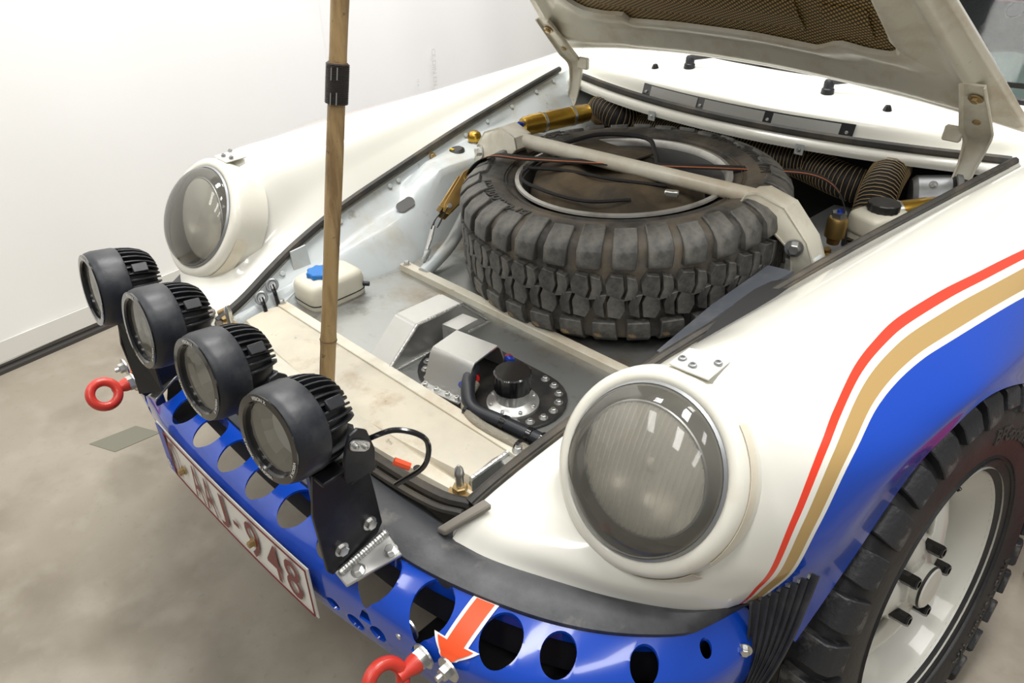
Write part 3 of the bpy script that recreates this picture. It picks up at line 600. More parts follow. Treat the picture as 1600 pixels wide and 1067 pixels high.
for i in range(4):
    a, b_ = V(*fr[i]), V(*fr[(i+1) % 4]); MB().tube([pl(*(a+(b_-a)*t), .0022) for t in np.linspace(0, 1, 12)], .0011, 4).build('border', M_dkred, PLT)
for x in (-.140, .083): place('plate_bolt', hexbolt(.0055, .010, 1.5, M_rust, 'plate_bolt'), basis((0, -1, 0), pl(x, -.001, .0025)), PLT)
# ---------------------------------------------------------------- headlights
def headlight(s, lab):
    n = unit((-.04*s, -.857, .514)); c = V(s*.552, -.005, .706); H = empty('headlight', c, CAR); H['label'] = lab
    up = (0, .514, .857)
    MB().lathe([(.126, -.075), (.127, -.040), (.1265, -.018), (.1235, -.006), (.117, .0), (.110, .001), (.1050, -.001), (.1035, -.010)], c, n, 64, up=up).build('trim_ring', M_ring, H, smooth=60)
    MB().lathe([(.1055, -.006), (.1055, .001), (.1025, .004), (.100, .001)], c, n, 64, up=up).build('lens_gasket', M_greymetal, H)
    MB().lathe([(max(.1022*math.sin(t*PI/2), 1e-5), .046*math.cos(t*PI/2)**.9-.002) for t in np.linspace(0, 1, 14)], c, n, 64, up=up).build('outer_glass', M_lens, H, smooth=80)
    MB().lathe([(.1025, .001), (.1025, -.055), (.096, -.078), (1e-5, -.085)], c, n, 48, up=up).build('bucket', mat('headlight_bucket', (.52, .51, .47), .42, .35), H)
    ci = c+V(-s*.003, .006, -.006); ni = unit((0, -.95, .30)); a, b, ni = frame(ni); R = .083; A = []
    MB().lathe([(.0005, -.050), (.03, -.046), (.06, -.032), (.076, -.012), (.083, 0)], ci, ni, 48).build('reflector', M_chrome, H, smooth=80)
    for i in range(45):
        x = -1+2*i/44; row = []
        for y in np.linspace(-1, 1, 25):
            yy = y*math.sqrt(max(0, 1-x*x)); row.append(ci+R*.985*(a*x+b*yy)+ni*(.010*(1-x*x-yy*yy)+(.0034 if i % 2 else 0)))
        A.append(row)
    MB().grid(A).build('fluted_lens', M_flute, H, smooth=10)
    MB().tube([ci+R*(math.cos(t)*a+math.sin(t)*b) for t in np.linspace(0, 2*PI, 61)[:-1]], .0022, 6, closed=True).build('lens_rim', M_greymetal, H)
    MB().lathe([(1e-5, .0), (.011, 0), (.011, .016), (1e-5, .022)], ci-ni*.035, ni, 16).build('bulb_shield', M_chrome, H)
    # film pieces and the screwed-on tab on the wing
    a_, b_, n_ = frame(n, up)
    for nm, m, t0, t1, r0, r1, h0, h1 in (('protective_film', M_tape, -.15*PI, .28*PI, .1345, .1353, -.03, -.012), ('protective_film', M_tape, -.62*PI, -.22*PI, .135, .142, -.040, -.016), ('protective_film', M_tape, 1.02*PI, 1.32*PI, .135, .139, -.036, -.014)):
        T = np.linspace(t0, t1, 18)
        MB().slab([[c+n_*h+(r+.0006)*(math.cos(t if s > 0 else PI-t)*a_*-1*-1+math.sin(t)*b_) for r, h in ((r0-.008, h1), (r1-.008, h0))] for t in T], .0006).build(nm, m, H)
    MB().slab([[(s*x, y, z) for x, y, z in q] for q in (((.528, .068, .808), (.528, .112, .8085)), ((.553, .064, .8115), (.553, .114, .8135)), ((.580, .070, .809), (.580, .118, .8105)))], .002).build('tab', M_ring, H)
    for x, y, z in ((.536, .084, .8120), (.554, .077, .8140), (.573, .102, .8135)): place('tab_screw', DARKSCREW, basis((0, -.1, 1), (s*x, y, z)), H)
headlight(1, 'large round headlight nearest the camera, fluted dusty glass'); headlight(-1, 'round headlight by the tarpaulin')
# ---------------------------------------------------------------- auxiliary lamps
LB = empty('lamp_bar', (0, -.25, .53), CAR)
MB().box((0, -.262, .704), (.60, .035, .006)).build('cross_rail', M_black, LB, bevel=.0015)
for s in (1, -1):
    MB().prism([(s*.276, y, z) for y, z in ((-.286, .548), (-.280, .538), (-.206, .556), (-.196, .570), (-.206, .705), (-.280, .708), (-.290, .65))], (s*.006, 0, 0)).build('side_plate', M_black, LB, bevel=.001)
    MB().slab([[(s*.2765, -.286, .55), (s*.2765, -.282, .705)], [(s*.232, -.262, .565), (s*.225, -.262, .705)]], .004).build('rear_gusset', M_black, LB)
    zf = lambda y: .5325+.30*(y+.27)
    ft = MB(); q = [(.258, -.272), (.306, -.277), (.333, -.206), (.287, -.196)]
    ft.add([(s*x, y, zf(y)+h) for h in (0, .005) for x, y in q], [(0, 1, 2, 3), (7, 6, 5, 4)]+[(i, (i+1) % 4, 4+(i+1) % 4, 4+i) for i in range(4)]); ft.build('foot', M_alub, LB, bevel=.001)
    MB().tube([(s*(.2865+.006*t), -.272+.074*t, zf(-.272+.074*t)+.0075) for t in np.linspace(0, 1, 40)], [.0052+.0008*(i % 2) for i in range(40)], 8).build('weld_bead', M_weld, LB)
    for x, y in ((.303, -.255), (.318, -.212)): place('bolt', hexbolt(.0075, .008, 1.35), basis((0, -.28, 1), (s*x, y, zf(y)+.005)), LB)
    for y, z in ((-.262, .572), (-.216, .584)): place('bolt', hexbolt(.0075, .008, 1.35), basis((s, 0, 0), (s*.282, y, z)), LB)
def spot_lamp(x, lab, tw):
    n = unit((tw, -1, .129)); c = V(x, -.306, .767); S = empty('spot_lamp', c, CAR); S['label'] = lab
    a, b, n = frame(n)
    MB().lathe([(.0575, -.040), (.0585, -.036), (.0585, -.008), (.0565, .0), (.054, .003)], c, n, 56).build('body_band', M_band, S, smooth=50)
    MB().lathe([(.0545, .003), (.055, .005), (.0465, .0055), (.0445, .003), (.0435, -.005)], c, n, 56).build('bezel', M_gloss, S, smooth=30)
    MB().lathe([(.044, -.001), (1e-5, .001)], c, n, 40).build('glass', M_clear, S)
    MB().lathe([(.0435, -.003), (.040, -.014), (.032, -.024), (.019, -.031), (.0075, -.034)], c, n, 16).build('reflector', M_lampref, S, smooth=12)
    MB().lathe([(1e-5, -.030), (.008, -.030), (.0085, -.037)], c, n, 12).build('emitter', M_wprint, S)
    MB().lathe([(.0575, -.038), (.051, -.042), (.047, -.060), (.040, -.076), (.030, -.085), (1e-5, -.086)], c, n, 40).build('heat_sink', M_black, S, smooth=40)
    for k in range(34):
        t = PI*(k+.5)/17
        if abs(math.sin(t)) < .22: continue
        d = math.cos(t)*a+math.sin(t)*b; w = np.cross(n, d)*.0014
        pr = [(.044, -.040), (.0570, -.0405), (.0565, -.050), (.0545, -.062), (.050, -.075), (.043, -.085), (.034, -.090), (.028, -.086)]
        MB().prism([c+d*r+n*h-w for r, h in pr], 2*w).build('fin', M_black, S, bevel=.0004)
    d = unit(.72*a+.70*b)
    MB().box(c+d*.0555-n*.058, (.008, .014, .022), (d, np.cross(n, d), n)).build('connector', M_black, S, bevel=.001)
    for sd in (-1, 1):      # trunnion ears and their screwed pads
        e = c+a*sd*.060; P = [(-.046, -.060), (-.046, -.030), (-.052, -.010), (-.060, .006), (-.072, .010), (-.084, .002), (-.092, -.030), (-.088, -.062)]
        MB().prism([e+n*p-V(0, 0, 0)+V(0, 0, q) for p, q in P], a*sd*.005).build('bracket_ear', M_black, S, bevel=.0008)
        o_ = e+a*sd*.0052; ctr = o_+n*-.069+V(0, 0, -.012)
        MB().prism([ctr+n*p*1+V(0, 0, 1)*q for p, q in [(px*.85-py*.5, px*.5+py*.85) for px, py in stadium(0, 0, .0155, .0075, 7)]], a*sd*.004).build('clamp_pad', M_zinc, S, bevel=.0008)
        for k in (-1, 1): place('screw', SMALL, basis(a*sd, ctr+a*sd*.004+n*k*.0075*.85+V(0, 0, k*.0075*.5)), S)
    MB().box(c-n*.072+V(0, 0, -.0605), (.128, .04, .005), (a, np.cross(V(0, 0, 1), a), V(0, 0, 1))).build('bracket_base', M_black, S, bevel=.001)
    for ang, tx in ((100, 'VISION X'), (-20, 'VISION X'), (218, 'VISION X'), (160+100, 'VISION X')):
        v_, f_ = text_mesh(tx, .0062, .00012); Rm = .0488
        A_2 = []
        for p in v_:
            t = math.radians(ang)-p[0]/Rm; r = Rm+p[1]-.0005
            A_2.append(c+n*.0060+r*(math.cos(t)*a*-1*-1+math.sin(t)*b))
        MB().add(A_2, f_).build('lettering', M_wprint, S)
for x, l, tw in ((-.254, 'black spot lamp at the outer end by the tarpaulin', -.08), (-.085, 'second black spot lamp from the tarpaulin side', -.03), (.085, 'third black spot lamp from the tarpaulin side', .03), (.254, 'black spot lamp nearest the camera', .08)):
    spot_lamp(x, l, tw)
MB().tube(cr([(.300, -.215, .735), (.330, -.190, .752), (.352, -.165, .735), (.345, -.165, .690), (.315, -.19, .655)], 8), .0035, 8).build('lamp_cable', M_gloss, LB)
MB().tube([(.325, -.195, .704), (.338, -.182, .694)], .005, 8).build('orange_tie', M_decal, LB)
MB().tube(cr([(.13, -.235, .47), (.145, -.215, .50), (.15, -.19, .46)], 6), .006, 8).build('red_cable', M_red, CAR)
# ---------------------------------------------------------------- bonnet
TH = math.radians(38); HY, HZ = 1.19, .857
HN = V(0, math.sin(TH), math.cos(TH))
def hp(x, s, off=0., crown=.012):
    cz = crown*(1-(x/.62)**2); return V(x, HY-s*math.cos(TH), HZ+s*math.sin(TH))+HN*(off+cz)
hx = lambda s: .625-.29*min(s, .45)-.165*max(0, s-.45)
def outline(n):
    rear = [(x, .085*(1-(x/.62)**2)-.020) for x in np.linspace(-.615, .615, n)]
    right = [(hx(s), s) for s in np.linspace(.0, 1.24, n)]
    front = [(x, 1.28-.09*(x/.35)**2) for x in np.linspace(hx(1.25), -hx(1.25), n)]
    left = [(-hx(s), s) for s in np.linspace(1.24, .0, n)]
    return rear, right, front, left
def opening(n):
    rp = [(-.405, .33), (-.385, .275), (-.355, .250), (-.300, .242), (-.245, .250), (-.236, .222), (-.10, .232), (.10, .232), (.236, .217), (.262, .236), (.285, .252), (.345, .236), (.398, .238), (.403, .272)]
    rear = resamp(np.array([(x, s, 0) for x, s in rp]), n)[:, :2]
    right = resamp(np.array([(.403, .272, 0), (.394, .290, 0), (.392, .32, 0), (.30, 1.08, 0)]), n)[:, :2]
    front = resamp(np.array([(.30, 1.08, 0), (.2, 1.12, 0), (-.2, 1.12, 0), (-.30, 1.08, 0)]), n)[:, :2]
    left = resamp(np.array([(-.30, 1.08, 0), (-.39, .40, 0), (-.405, .33, 0)]), n)[:, :2]
    return rear, right, front, left
nO = 40; O1 = np.concatenate([np.array(q) for q in outline(nO)]); O2 = np.concatenate([np.array(q) for q in opening(nO)])
HOOD = empty('bonnet', (0, HY, HZ), CAR); HOOD['label'] = 'open bonnet seen from below with woven liner'
rings = [(0., .006), (0.015, -.003), (.07, -.005), (.14, -.003), (.26, -.018), (.40, -.021), (.50, -.008), (.66, -.006), (.84, -.018), (.96, -.022), (1., -.020), (1., -.010)]
G = np.array([[hp(*(a*(1-f)+b*f), off) for a, b in zip(O1, O2)] for f, off in rings]); G = np.concatenate([G, G[:, :1]], 1)
MB().grid(G).build('inner_frame', M_cream, HOOD, smooth=70)
SK = np.array([[hp(hx(max(s, 0))*u, s-.0+(.085*(1-u*u)-.020)*max(0, 1-s/.3) if s < 1.2 else s-.0, .006) for u in np.linspace(-1, 1, 25)] for s in np.linspace(0, 1.28, 40)])
MB().slab(SK, .004).build('outer_skin', M_white, HOOD, smooth=60)
kv = np.array([[hp(u*np.interp(s, [.2, .33, 1.15], [.42, .42, .32]), s, -.008) for u in np.linspace(-1, 1, 14)] for s in np.linspace(.19, 1.15, 20)])
MB().grid(kv).build('woven_liner', M_kevlar, HOOD)
for x0, x1 in ((-.30, .22), (.27, .36)): MB().slab([[hp(x, s, -.0085-.004*(i == 1)) for i, s in enumerate((.27, .32, .37))] for x in (x0, x1)], .001).build('liner_crease', M_kevlar, HOOD)
for s in (-1, 1):
    B_ = empty('bonnet_hinge', (s*.535, 1.2, .74), CAR)
    path = [hp(.535, .185, -.014, 0), hp(.538, .10, -.020, 0), hp(.54, .02, -.026, 0), V(.54, 1.192, .815), V(.538, 1.190, .765), V(.535, 1.175, .722), V(.53, 1.150, .700)]
    wid = [.024, .029, .034, .026, .020, .019, .020]
    P = cr(path, 5); Wd = np.interp(np.linspace(0, 6, len(P)), range(7), wid)
    MB().slab([[(s*(p[0]+u*w), p[1]-(.012 if abs(u) == 1 else 0), p[2]-(.004 if abs(u) == 1 else 0)) for u in (-1, -.85, 0, .85, 1)] for p, w in zip(P, Wd)], .005*s).build('hinge_arm', M_cream, B_, bevel=.001)
    MB().box((s*.496, 1.165, .828), (.036, .014, .032)).build('hinge_stop', M_cream, B_, bevel=.003)
    for q in (.145, .055): place('hinge_bolt', RUSTBOLT, basis(-HN, hp(s*.54, q, -.025, 0)), B_)
    g = [(s*.56, 1.19, .735), (s*.545, 1.175, .66), (s*.52, 1.12, .60)]
    MB().tube(cr(g, 6), .010, 8).build('hinge_strut', M_inner, B_)

# dark crash beam and splash panels behind the drilled bumper
bmp_in = np.array([[rea[i]+V(0, .012, -.10), rea[i]+V(0, .012, -.045), rea[i]+V(0, .060, -.040), rea[i]+V(0, .060, -.10)] for i in range(0, len(rea), 3)])
MB().slab(bmp_in, .004).build('crash_beam', M_dark, CAR)
for s in (1, -1): MB().slab([[(s*x, y, .40) for y in (-.235+.5*max(0, x-.38), -.10, .05)] for x in (.345, .45, .56, .66)], .004).build('splash_panel', M_dark, CAR)
# ---------------------------------------------------------------- off-road tyres
def tyre_meshes(R, hw, rr, mb_, mt_, rnd=0.):
    D = {}
    g = R-.014
    prof = [(rr-.008, hw*.80), (rr+.004, hw*.88), (rr+.016, hw*.93), (rr+.03, hw*.97), ((rr+R)/2-.01, hw*1.03), (R-.055, hw*1.02), (R-.035, hw*.97), (R-.022, hw*.90), (g, hw*.80), (g, 0)]
    full = prof+[(r, -h) for r, h in prof[-2::-1]]
    D['carcass'] = MB().lathe(full, (0, 0, 0), (0, 0, 1), 96).mesh('carcass', mt_, smooth=50)
    rb = MB()
    for r in (rr+.020, rr+.026): rb.lathe([(r-.001, hw*.95), (r, hw*.95+.0035), (r+.001, hw*.955)], (0, 0, 0), (0, 0, 1), 96)
    D['rib'] = rb.mesh('rib', mt_)
    def pt(t, r, z): return (r*math.cos(t), r*math.sin(t), z)
    N = 34; w = 2*PI/N
    def shoulder(sg, ext, wd):
        sec = [(g-.004, .050), (R-.001, .052), (R, hw*(.66-.08*rnd)), (R-.001-.003*rnd, hw*(.91-.11*rnd)), (R-.011-.009*rnd, hw*(1.01-.06*rnd)), (R-.032-.010*rnd, hw*(1.07-.02*rnd)), (R-.034-.010*rnd-ext, hw*1.08), (R-.040-.010*rnd-ext, hw*1.0), (g-.016, hw*.80)]
        b = MB(); k = len(sec)
        for e, sh in ((-.5, 0), (.5, 0)):
            b.v += [pt(e*wd*w*(1-.10*(r > R-.003))+.10*w*(z-hw*.8)/hw, r, sg*z) for r, z in sec]
        b.f += [tuple(range(k)), tuple(range(k, 2*k))[::-1]]+[(i, (i+1) % k, k+(i+1) % k, k+i) for i in range(k)]
        return b.mesh('tread_block', mb_, bevel=.0016, smooth=25)
    def pad(poly, sg=1):
        b = MB(); k = len(poly); c = np.mean(np.array(poly), axis=0)
        b.v += [pt(t*w*sg, g-.003, z*sg) for t, z in poly]+[pt((c[0]+(t-c[0])*.9)*w*sg, R, (c[1]+(z-c[1])*.93)*sg) for t, z in poly]
        b.f += [tuple(range(k)), tuple(range(k, 2*k))[::-1]]+[(i, (i+1) % k, k+(i+1) % k, k+i) for i in range(k)]
        return b.mesh('tread_block', mb_, bevel=.0008, smooth=25)
    D['sh'] = [[shoulder(1, .012, .74), shoulder(1, .0, .72)], [shoulder(-1, .012, .74), shoulder(-1, .0, .72)]]
    P1 = [(-.52, .004), (-.10, -.006), (.02, .012), (-.02, .040), (-.40, .044), (-.56, .026)]
    P2 = [(-.04, -.008), (.30, -.004), (.40, .016), (.34, .036), (.04, .042), (.08, .014)]
    D['pad'] = [pad(P1), pad(P2), pad(P1, -1), pad(P2, -1)]
    D['N'] = N; D['w'] = w; return D
def bend_text(txt, size, Rm, ang, z, flip=False):
    v, f = text_mesh(txt, size, .0004); o = []
    for p in v:
        t = math.radians(ang)-p[0]/Rm; o.append(((Rm+p[1])*math.cos(t), (Rm+p[1])*math.sin(t), z+p[2]))
    top = [(x, y, z_+.0022) for x, y, z_ in o]; k = len(o)
    fs = [tuple(i+k for i in q) for q in f]; E = {}
    for q in f:
        for i in range(len(q)):
            e = (q[i], q[(i+1) % len(q)]); E[e] = E.get(e, 0)+1
    fs += [(a, b, k+b, k+a) for a, b in E if (b, a) not in E]
    return o+top, fs
def build_tyre(D, Mw, parent, rot0=0.):
    T = place('tyre', D['carcass'], Mw, parent); place('bead_rib', D['rib'], Mw, T) if parent is None else None
    return T
def tread(D, Mw, holder, rot0):
    w = D['w']
    for i in range(D['N']):
        t = i*w+rot0
        for sg in (0, 1):
            place('tread_block', D['sh'][sg][i % 2], Mw @ Matrix.Rotation(t+(.45*w if sg else 0), 4, 'Z'), holder)
        for k in range(4):
            place('tread_block', D['pad'][k], Mw @ Matrix.Rotation(t+(.5*w if k > 1 else 0), 4, 'Z'), holder)
# --- front wheel, steered, under the arch nearest the camera
th_, cb_ = .144, -.128
axx = V(math.cos(th_), -math.sin(th_), 0); uu = V(math.sin(th_), math.cos(th_), 0); vv = V(0, 0, 1)*math.cos(cb_)+axx*math.sin(cb_)
nn = np.cross(uu, vv); nn = nn if nn[0] > 0 else -nn
RIMC = V(.838, .415, .355); HW = .108; TC = RIMC-nn*(HW*.86)
FW = empty('front_wheel', TC, CAR); FW['label'] = 'white front wheel with black off-road tyre'
MW = basis(nn, TC)
DF = tyre_meshes(.354, HW, .205, M_blockf, M_tyref)
place('tyre', DF['carcass'], MW, FW); place('bead_rib', DF['rib'], MW, FW); tread(DF, MW, FW, .03)
def local(b, name, m, M, parent, **k): return place(name, b.mesh(name, m, **k), M, parent)
for txt, ang, sz, Rm in (('BFGoodrich', 62, .034, .262), ('Mud-Terrain T/A', -42, .030, .264), ('BFGoodrich', 205, .034, .262)):
    v_, f_ = bend_text(txt, sz, Rm, ang, HW*1.022); local(MB().add(v_, f_), 'sidewall_lettering', M_lug, MW, FW)
h = HW*.86
local(MB().lathe([(.209, h+.006), (.211, h+.002), (.207, h-.008), (.198, h-.002), (.196, h-.012), (.186, h-.030), (.178, h-.065), (.172, h-.12), (.172, -.08)], (0, 0, 0), (0, 0, 1), 72), 'rim_barrel', M_white, MW, FW, smooth=40)
for k in range(5):
    a0 = 2*PI*k/5+.55; b = MB(); A = []
    for r, hh, wv in ((.040, h-.020, .034), (.075, h-.022, .030), (.115, h-.034, .034), (.155, h-.052, .044), (.182, h-.062, .056)):
        A.append([(r*math.cos(a0)-u*wv*math.sin(a0), r*math.sin(a0)+u*wv*math.cos(a0), hh-.012*abs(u)**3) for u in np.linspace(-1, 1, 7)])
    b.slab(A, -.016); local(b, 'spoke', M_white, MW, FW, bevel=.002, smooth=50)
    a1 = a0+PI/5; p = V(.062*math.cos(a1), .062*math.sin(a1), 0)
    b = MB(); b.lathe([(.0105, h-.045), (.0105, h-.008), (.009, h-.004), (.006, h-.004), (.006, h-.008), (1e-5, h-.008)], p, (0, 0, 1), 6); local(b, 'lug_nut', M_gloss, MW, FW, smooth=20)
local(MB().lathe([(.078, h-.060), (.074, h-.034), (.050, h-.024), (.036, h-.020), (.035, h-.006), (.032, h-.003), (1e-5, h-.002)], (0, 0, 0), (0, 0, 1), 40), 'hub', M_white, MW, FW, smooth=35)
local(MB().lathe([(.0345, h-.010), (.0365, h-.008), (.0345, h-.005)], (0, 0, 0), (0, 0, 1), 40), 'hub_cap_rim', M_capr, MW, FW)
b = MB(); b.lathe([(.005, 0), (.005, .02), (.004, .032), (1e-5, .033)], (.176*math.cos(1.15), .176*math.sin(1.15), h-.045), (-.5*math.cos(1.15), -.5*math.sin(1.15), 1), 10); local(b, 'valve', M_gloss, MW, FW)
local(MB().lathe([(.172, -.03), (.06, -.045), (1e-5, -.045)], (0, 0, 0), (0, 0, 1), 40), 'brake_disc', M_dark, MW, FW)
# dark liner inside the wheel arch
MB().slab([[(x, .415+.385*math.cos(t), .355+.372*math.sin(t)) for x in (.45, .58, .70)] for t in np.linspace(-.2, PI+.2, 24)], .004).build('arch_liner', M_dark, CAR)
# --- spare wheel lying on the tank
SPC = V(.062, .614, .684); SP = empty('spare_wheel', (SPC[0], SPC[1], TOPZ)); tag(SP, 'dusty off-road spare tyre lying flat in the luggage bay', 'spare wheel')
sn = unit((-.037, -.042, 1)); MS = basis(sn, SPC, (0, 1, 0)); DS = tyre_meshes(.333, .104, .213, M_block, M_tyre, 1.)
ST = place('tyre', DS['carcass'], MS, SP); place('bead_rib', DS['rib'], MS, ST); tread(DS, MS, ST, .01)
for txt, ang, sz, Rm in (('BFGoodrich', -112, .040, .264), ('Mud-Terrain T/A', 55, .034, .266), ('KM2', 160, .034, .266)):
    v_, f_ = bend_text(txt, sz, Rm, ang, .104*1.022); local(MB().add(v_, f_), 'sidewall_lettering', M_lug, MS, ST)
h = .104*.9
local(MB().lathe([(.210, h), (.217, h+.004), (.216, h+.008), (.208, h+.009), (.203, h+.002), (.2015, h-.005)], (0, 0, 0), (0, 0, 1), 80), 'rim_lip', mat('pale_rim_lip', (.50, .49, .46), .42, .5, dirt=[((.16, .13, .1), 14, .5, .7, .6)]), MS, SP, smooth=40)
RM = local(MB().lathe([(.202, h-.004), (.188, h-.030), (.182, h-.07), (.180, -.07), (.17, -.08), (.06, -.085), (1e-5, -.085)], (0, 0, 0), (0, 0, 1), 80), 'rim', mat('dull_dark_rim', (.06, .06, .058), .5, .4), MS, SP, smooth=40)
for k in range(5):
    t = 2*PI*k/5; local(MB().lathe([(.009, -.09), (.009, -.07), (1e-5, -.068)], (.065*math.cos(t), .065*math.sin(t), 0), (0, 0, 1), 6), 'stud_hole', M_dark, MS, RM)
# canvas bag stuffed into the wheel
BG = empty('canvas_bag', (.02, .62, .70)); tag(BG, 'brown black canvas tool bag stuffed inside the spare wheel', 'bag')
A = []; bc = V(.055, .600, .0)
for i in range(33):
    t = 2*PI*i/32; row = []
    for j in range(13):
        f = j/12; r = 1-.02*math.sin(5*t)
        x, y = .190*r*f*math.cos(t), .175*r*f*math.sin(t)
        z = .762+.026*(1-f**3)+.010*math.sin(x*38+y*20)*(1-f*f)+.006*math.sin(y*70+x*15)-(.05*(f > .93))
        row.append((bc[0]+x, bc[1]+y, z))
    A.append(row)
MB().grid(A).build('bag_body', M_canvas, BG, smooth=80)
fz = lambda x, y: .789-.3*((x-.045)**2+(y-.585)**2)
for pth in ([(-.11, .50), (-.02, .53), (.08, .55), (.17, .60)], [(-.08, .66), (0, .63), (.10, .65), (.2, .66)], [(-.12, .57), (-.08, .46), (0, .43), (.1, .44), (.16, .50)]):
    MB().tube(cr([(x, y, fz(x, y)+.004) for x, y in pth], 6), .0035, 6).build('seam_piping', M_strap, BG)
MB().slab([[(x, y, fz(x, y)+.008+.004*math.sin(40*x)) for y in np.linspace(.60, .73, 7)] for x in np.linspace(-.11, .06, 12)], .004).build('bag_flap', M_canvas, BG, smooth=60)
MB().tube(cr([(-.12, .60, .800), (-.09, .72, .806), (.0, .77, .806), (.06, .72, .800), (.11, .66, .792)], 8), .005, 8).build('bag_handle', M_strap, BG)
MB().box((.205, .565, .792), (.026, .012, .012), (unit((1, .5, 0)), unit((-.5, 1, 0)), (0, 0, 1))).build('buckle', M_zinc, BG, bevel=.002)
# --- ratchet strap over the spare
RS = empty('ratchet_strap', (-.30, .53, .60)); tag(RS, 'black ratchet strap with orange stripe tensioned over the spare tyre', 'strap')
sp = cr([(-.280, .500, .712), (-.255, .500, .752), (-.200, .500, .788), (-.12, .520, .795), (-.02, .560, .802), (.10, .640, .802), (.26, .775, .796), (.352, .850, .786), (.400, .880, .745), (.425, .890, .66), (.43, .89, .58)], 6)
tg = np.gradient(sp, axis=0); sd_ = np.stack([-tg[:, 1], tg[:, 0], 0*tg[:, 0]], 1); sd_ /= np.linalg.norm(sd_, axis=1, keepdims=True)
MB().slab(np.array([sp+sd_*u for u in (-.0135, 0, .0135)]).transpose(1, 0, 2), .0018).build('webbing', M_strap, RS)
MB().slab(np.array([sp+sd_*u+V(0, 0, .0022) for u in (-.0095, -.006)]).transpose(1, 0, 2), .0005).build('orange_stripe', M_orange, RS)
d0 = unit((.13, -.88, -.46)); p0 = V(-.280, .500, .712); a = V(1.2, -1.1, .6); a = unit(a-d0*(a @ d0)); b = np.cross(d0, a)
for sg in (-1, 1):
    MB().prism([p0+d0*x+b*y+a*sg*.017 for x, y in ((-.018, -.016), (-.022, .0), (-.016, .016), (0, .021), (.02, .019), (.09, .012), (.108, .004), (.104, -.010), (.06, -.015), (.02, -.020))], a*sg*.0022).build('ratchet_cheek', M_brass, RS, bevel=.0006)
MB().cyl(p0-a*.024, p0+a*.024, .010, seg=16).build('ratchet_spool', M_brass, RS)
MB().lathe([(.016, -.001), (.016, .001), (1e-5, .001)], p0+a*.0205, a, 14).build('ratchet_gear', M_brass, RS)
MB().prism([p0+d0*x+b*y+a*-.014 for x, y in ((.012, .014), (.012, .025), (.10, .018), (.10, .008))], a*.028).build('ratchet_handle', M_brass, RS, bevel=.001)
MB().cyl(p0+d0*.088-a*.022, p0+d0*.088+a*.022, .0055, seg=10).build('ratchet_pin', M_zinc, RS)
tl = p0+d0*.095
MB().slab([[tl+a*u*.010+d0*t*.05+b*(.006*math.sin(3*t)) for u in (-1, 1)] for t in np.linspace(0, 1, 6)], .0018).build('tail_webbing', M_strap, RS)
MB().slab([[tl+a*(u*.010+.012)+d0*t*.045-b*(.008*t) for u in (-1, 1)] for t in np.linspace(0, 1, 6)], .0018).build('tail_webbing', M_strap, RS)
hk = tl+d0*.05; ey = V(-.241, .332, .603)
for sg in (-1, 1): MB().tube(cr([hk+a*sg*.011, hk*.5+ey*.5+a*sg*.012, ey+a*sg*.006+V(0, 0, .006), ey-V(0, 0, .008)], 6), .003, 8).build('hook_wire', M_zinc, RS)
# white lashing tube with eye
LT = empty('lashing_tube', (-.25, .4, .58), CAR)
MB().tube(cr([(-.222, .306, .574), (-.240, .40, .602), (-.285, .50, .640), (-.33, .58, .66)], 5), .0145, 12).build('tube', M_inner, LT)
MB().tube([V(-.241, .332, .600)+.014*(math.cos(t)*V(.55, -.5, .6)+math.sin(t)*V(-.1, .75, .65)) for t in np.linspace(0, 2*PI, 21)[:-1]], .0042, 8, closed=True).build('eye', M_inner, LT)
# ---------------------------------------------------------------- strut brace
BR = empty('strut_brace', (0, .66, .71), CAR); BR['label'] = 'cream tubular strut brace over the spare wheel'
e0, e1 = V(-.195, .572, .808), V(.352, .630, .802)
MB().cyl(e0, e1, .0155, seg=24).build('tube', M_cream, BR)
for s, e in ((-1, e0), (1, e1)):
    gp = [(.325, .800), (.332, .814), (.350, .818), (.396, .797), (.441, .738), (.461, .690), (.428, .660), (.419, .716), (.359, .773), (.335, .786)] if s > 0 else [(.165, .800), (.175, .822), (.245, .826), (.330, .790), (.372, .748), (.395, .700), (.340, .690), (.300, .713), (.247, .748), (.180, .788)]
    gy = lambda x: .602+.4*(x-.33)
    for dy in (0, .046): MB().prism([(s*x, gy(x)+dy, z) for x, z in gp], (0, .004, 0)).build('gusset', M_cream, BR, bevel=.0006)
    MB().slab([[(s*x, gy(x)+dy, z) for dy in (-.001, .051)] for x, z in gp+gp[:1]], -.003*s).build('gusset_cap', M_cream, BR, smooth=20)
    MB().prism([(s*.425, .650, .56), (s*.468, .660, .56), (s*.460, .660, .705), (s*.420, .650, .715)] if s > 0 else [(-.345, .62, .62), (-.395, .64, .62), (-.392, .64, .712), (-.338, .62, .700)], (0, .03, 0)).build('mount_leg', M_inner, BR, bevel=.003)
    place('bolt', hexbolt(.011, .013, 1.5, None, 'brace_bolt'), basis((s*.35, -.93, 0), (.424, .637, .727) if s > 0 else (-.352, .609, .738)), BR)
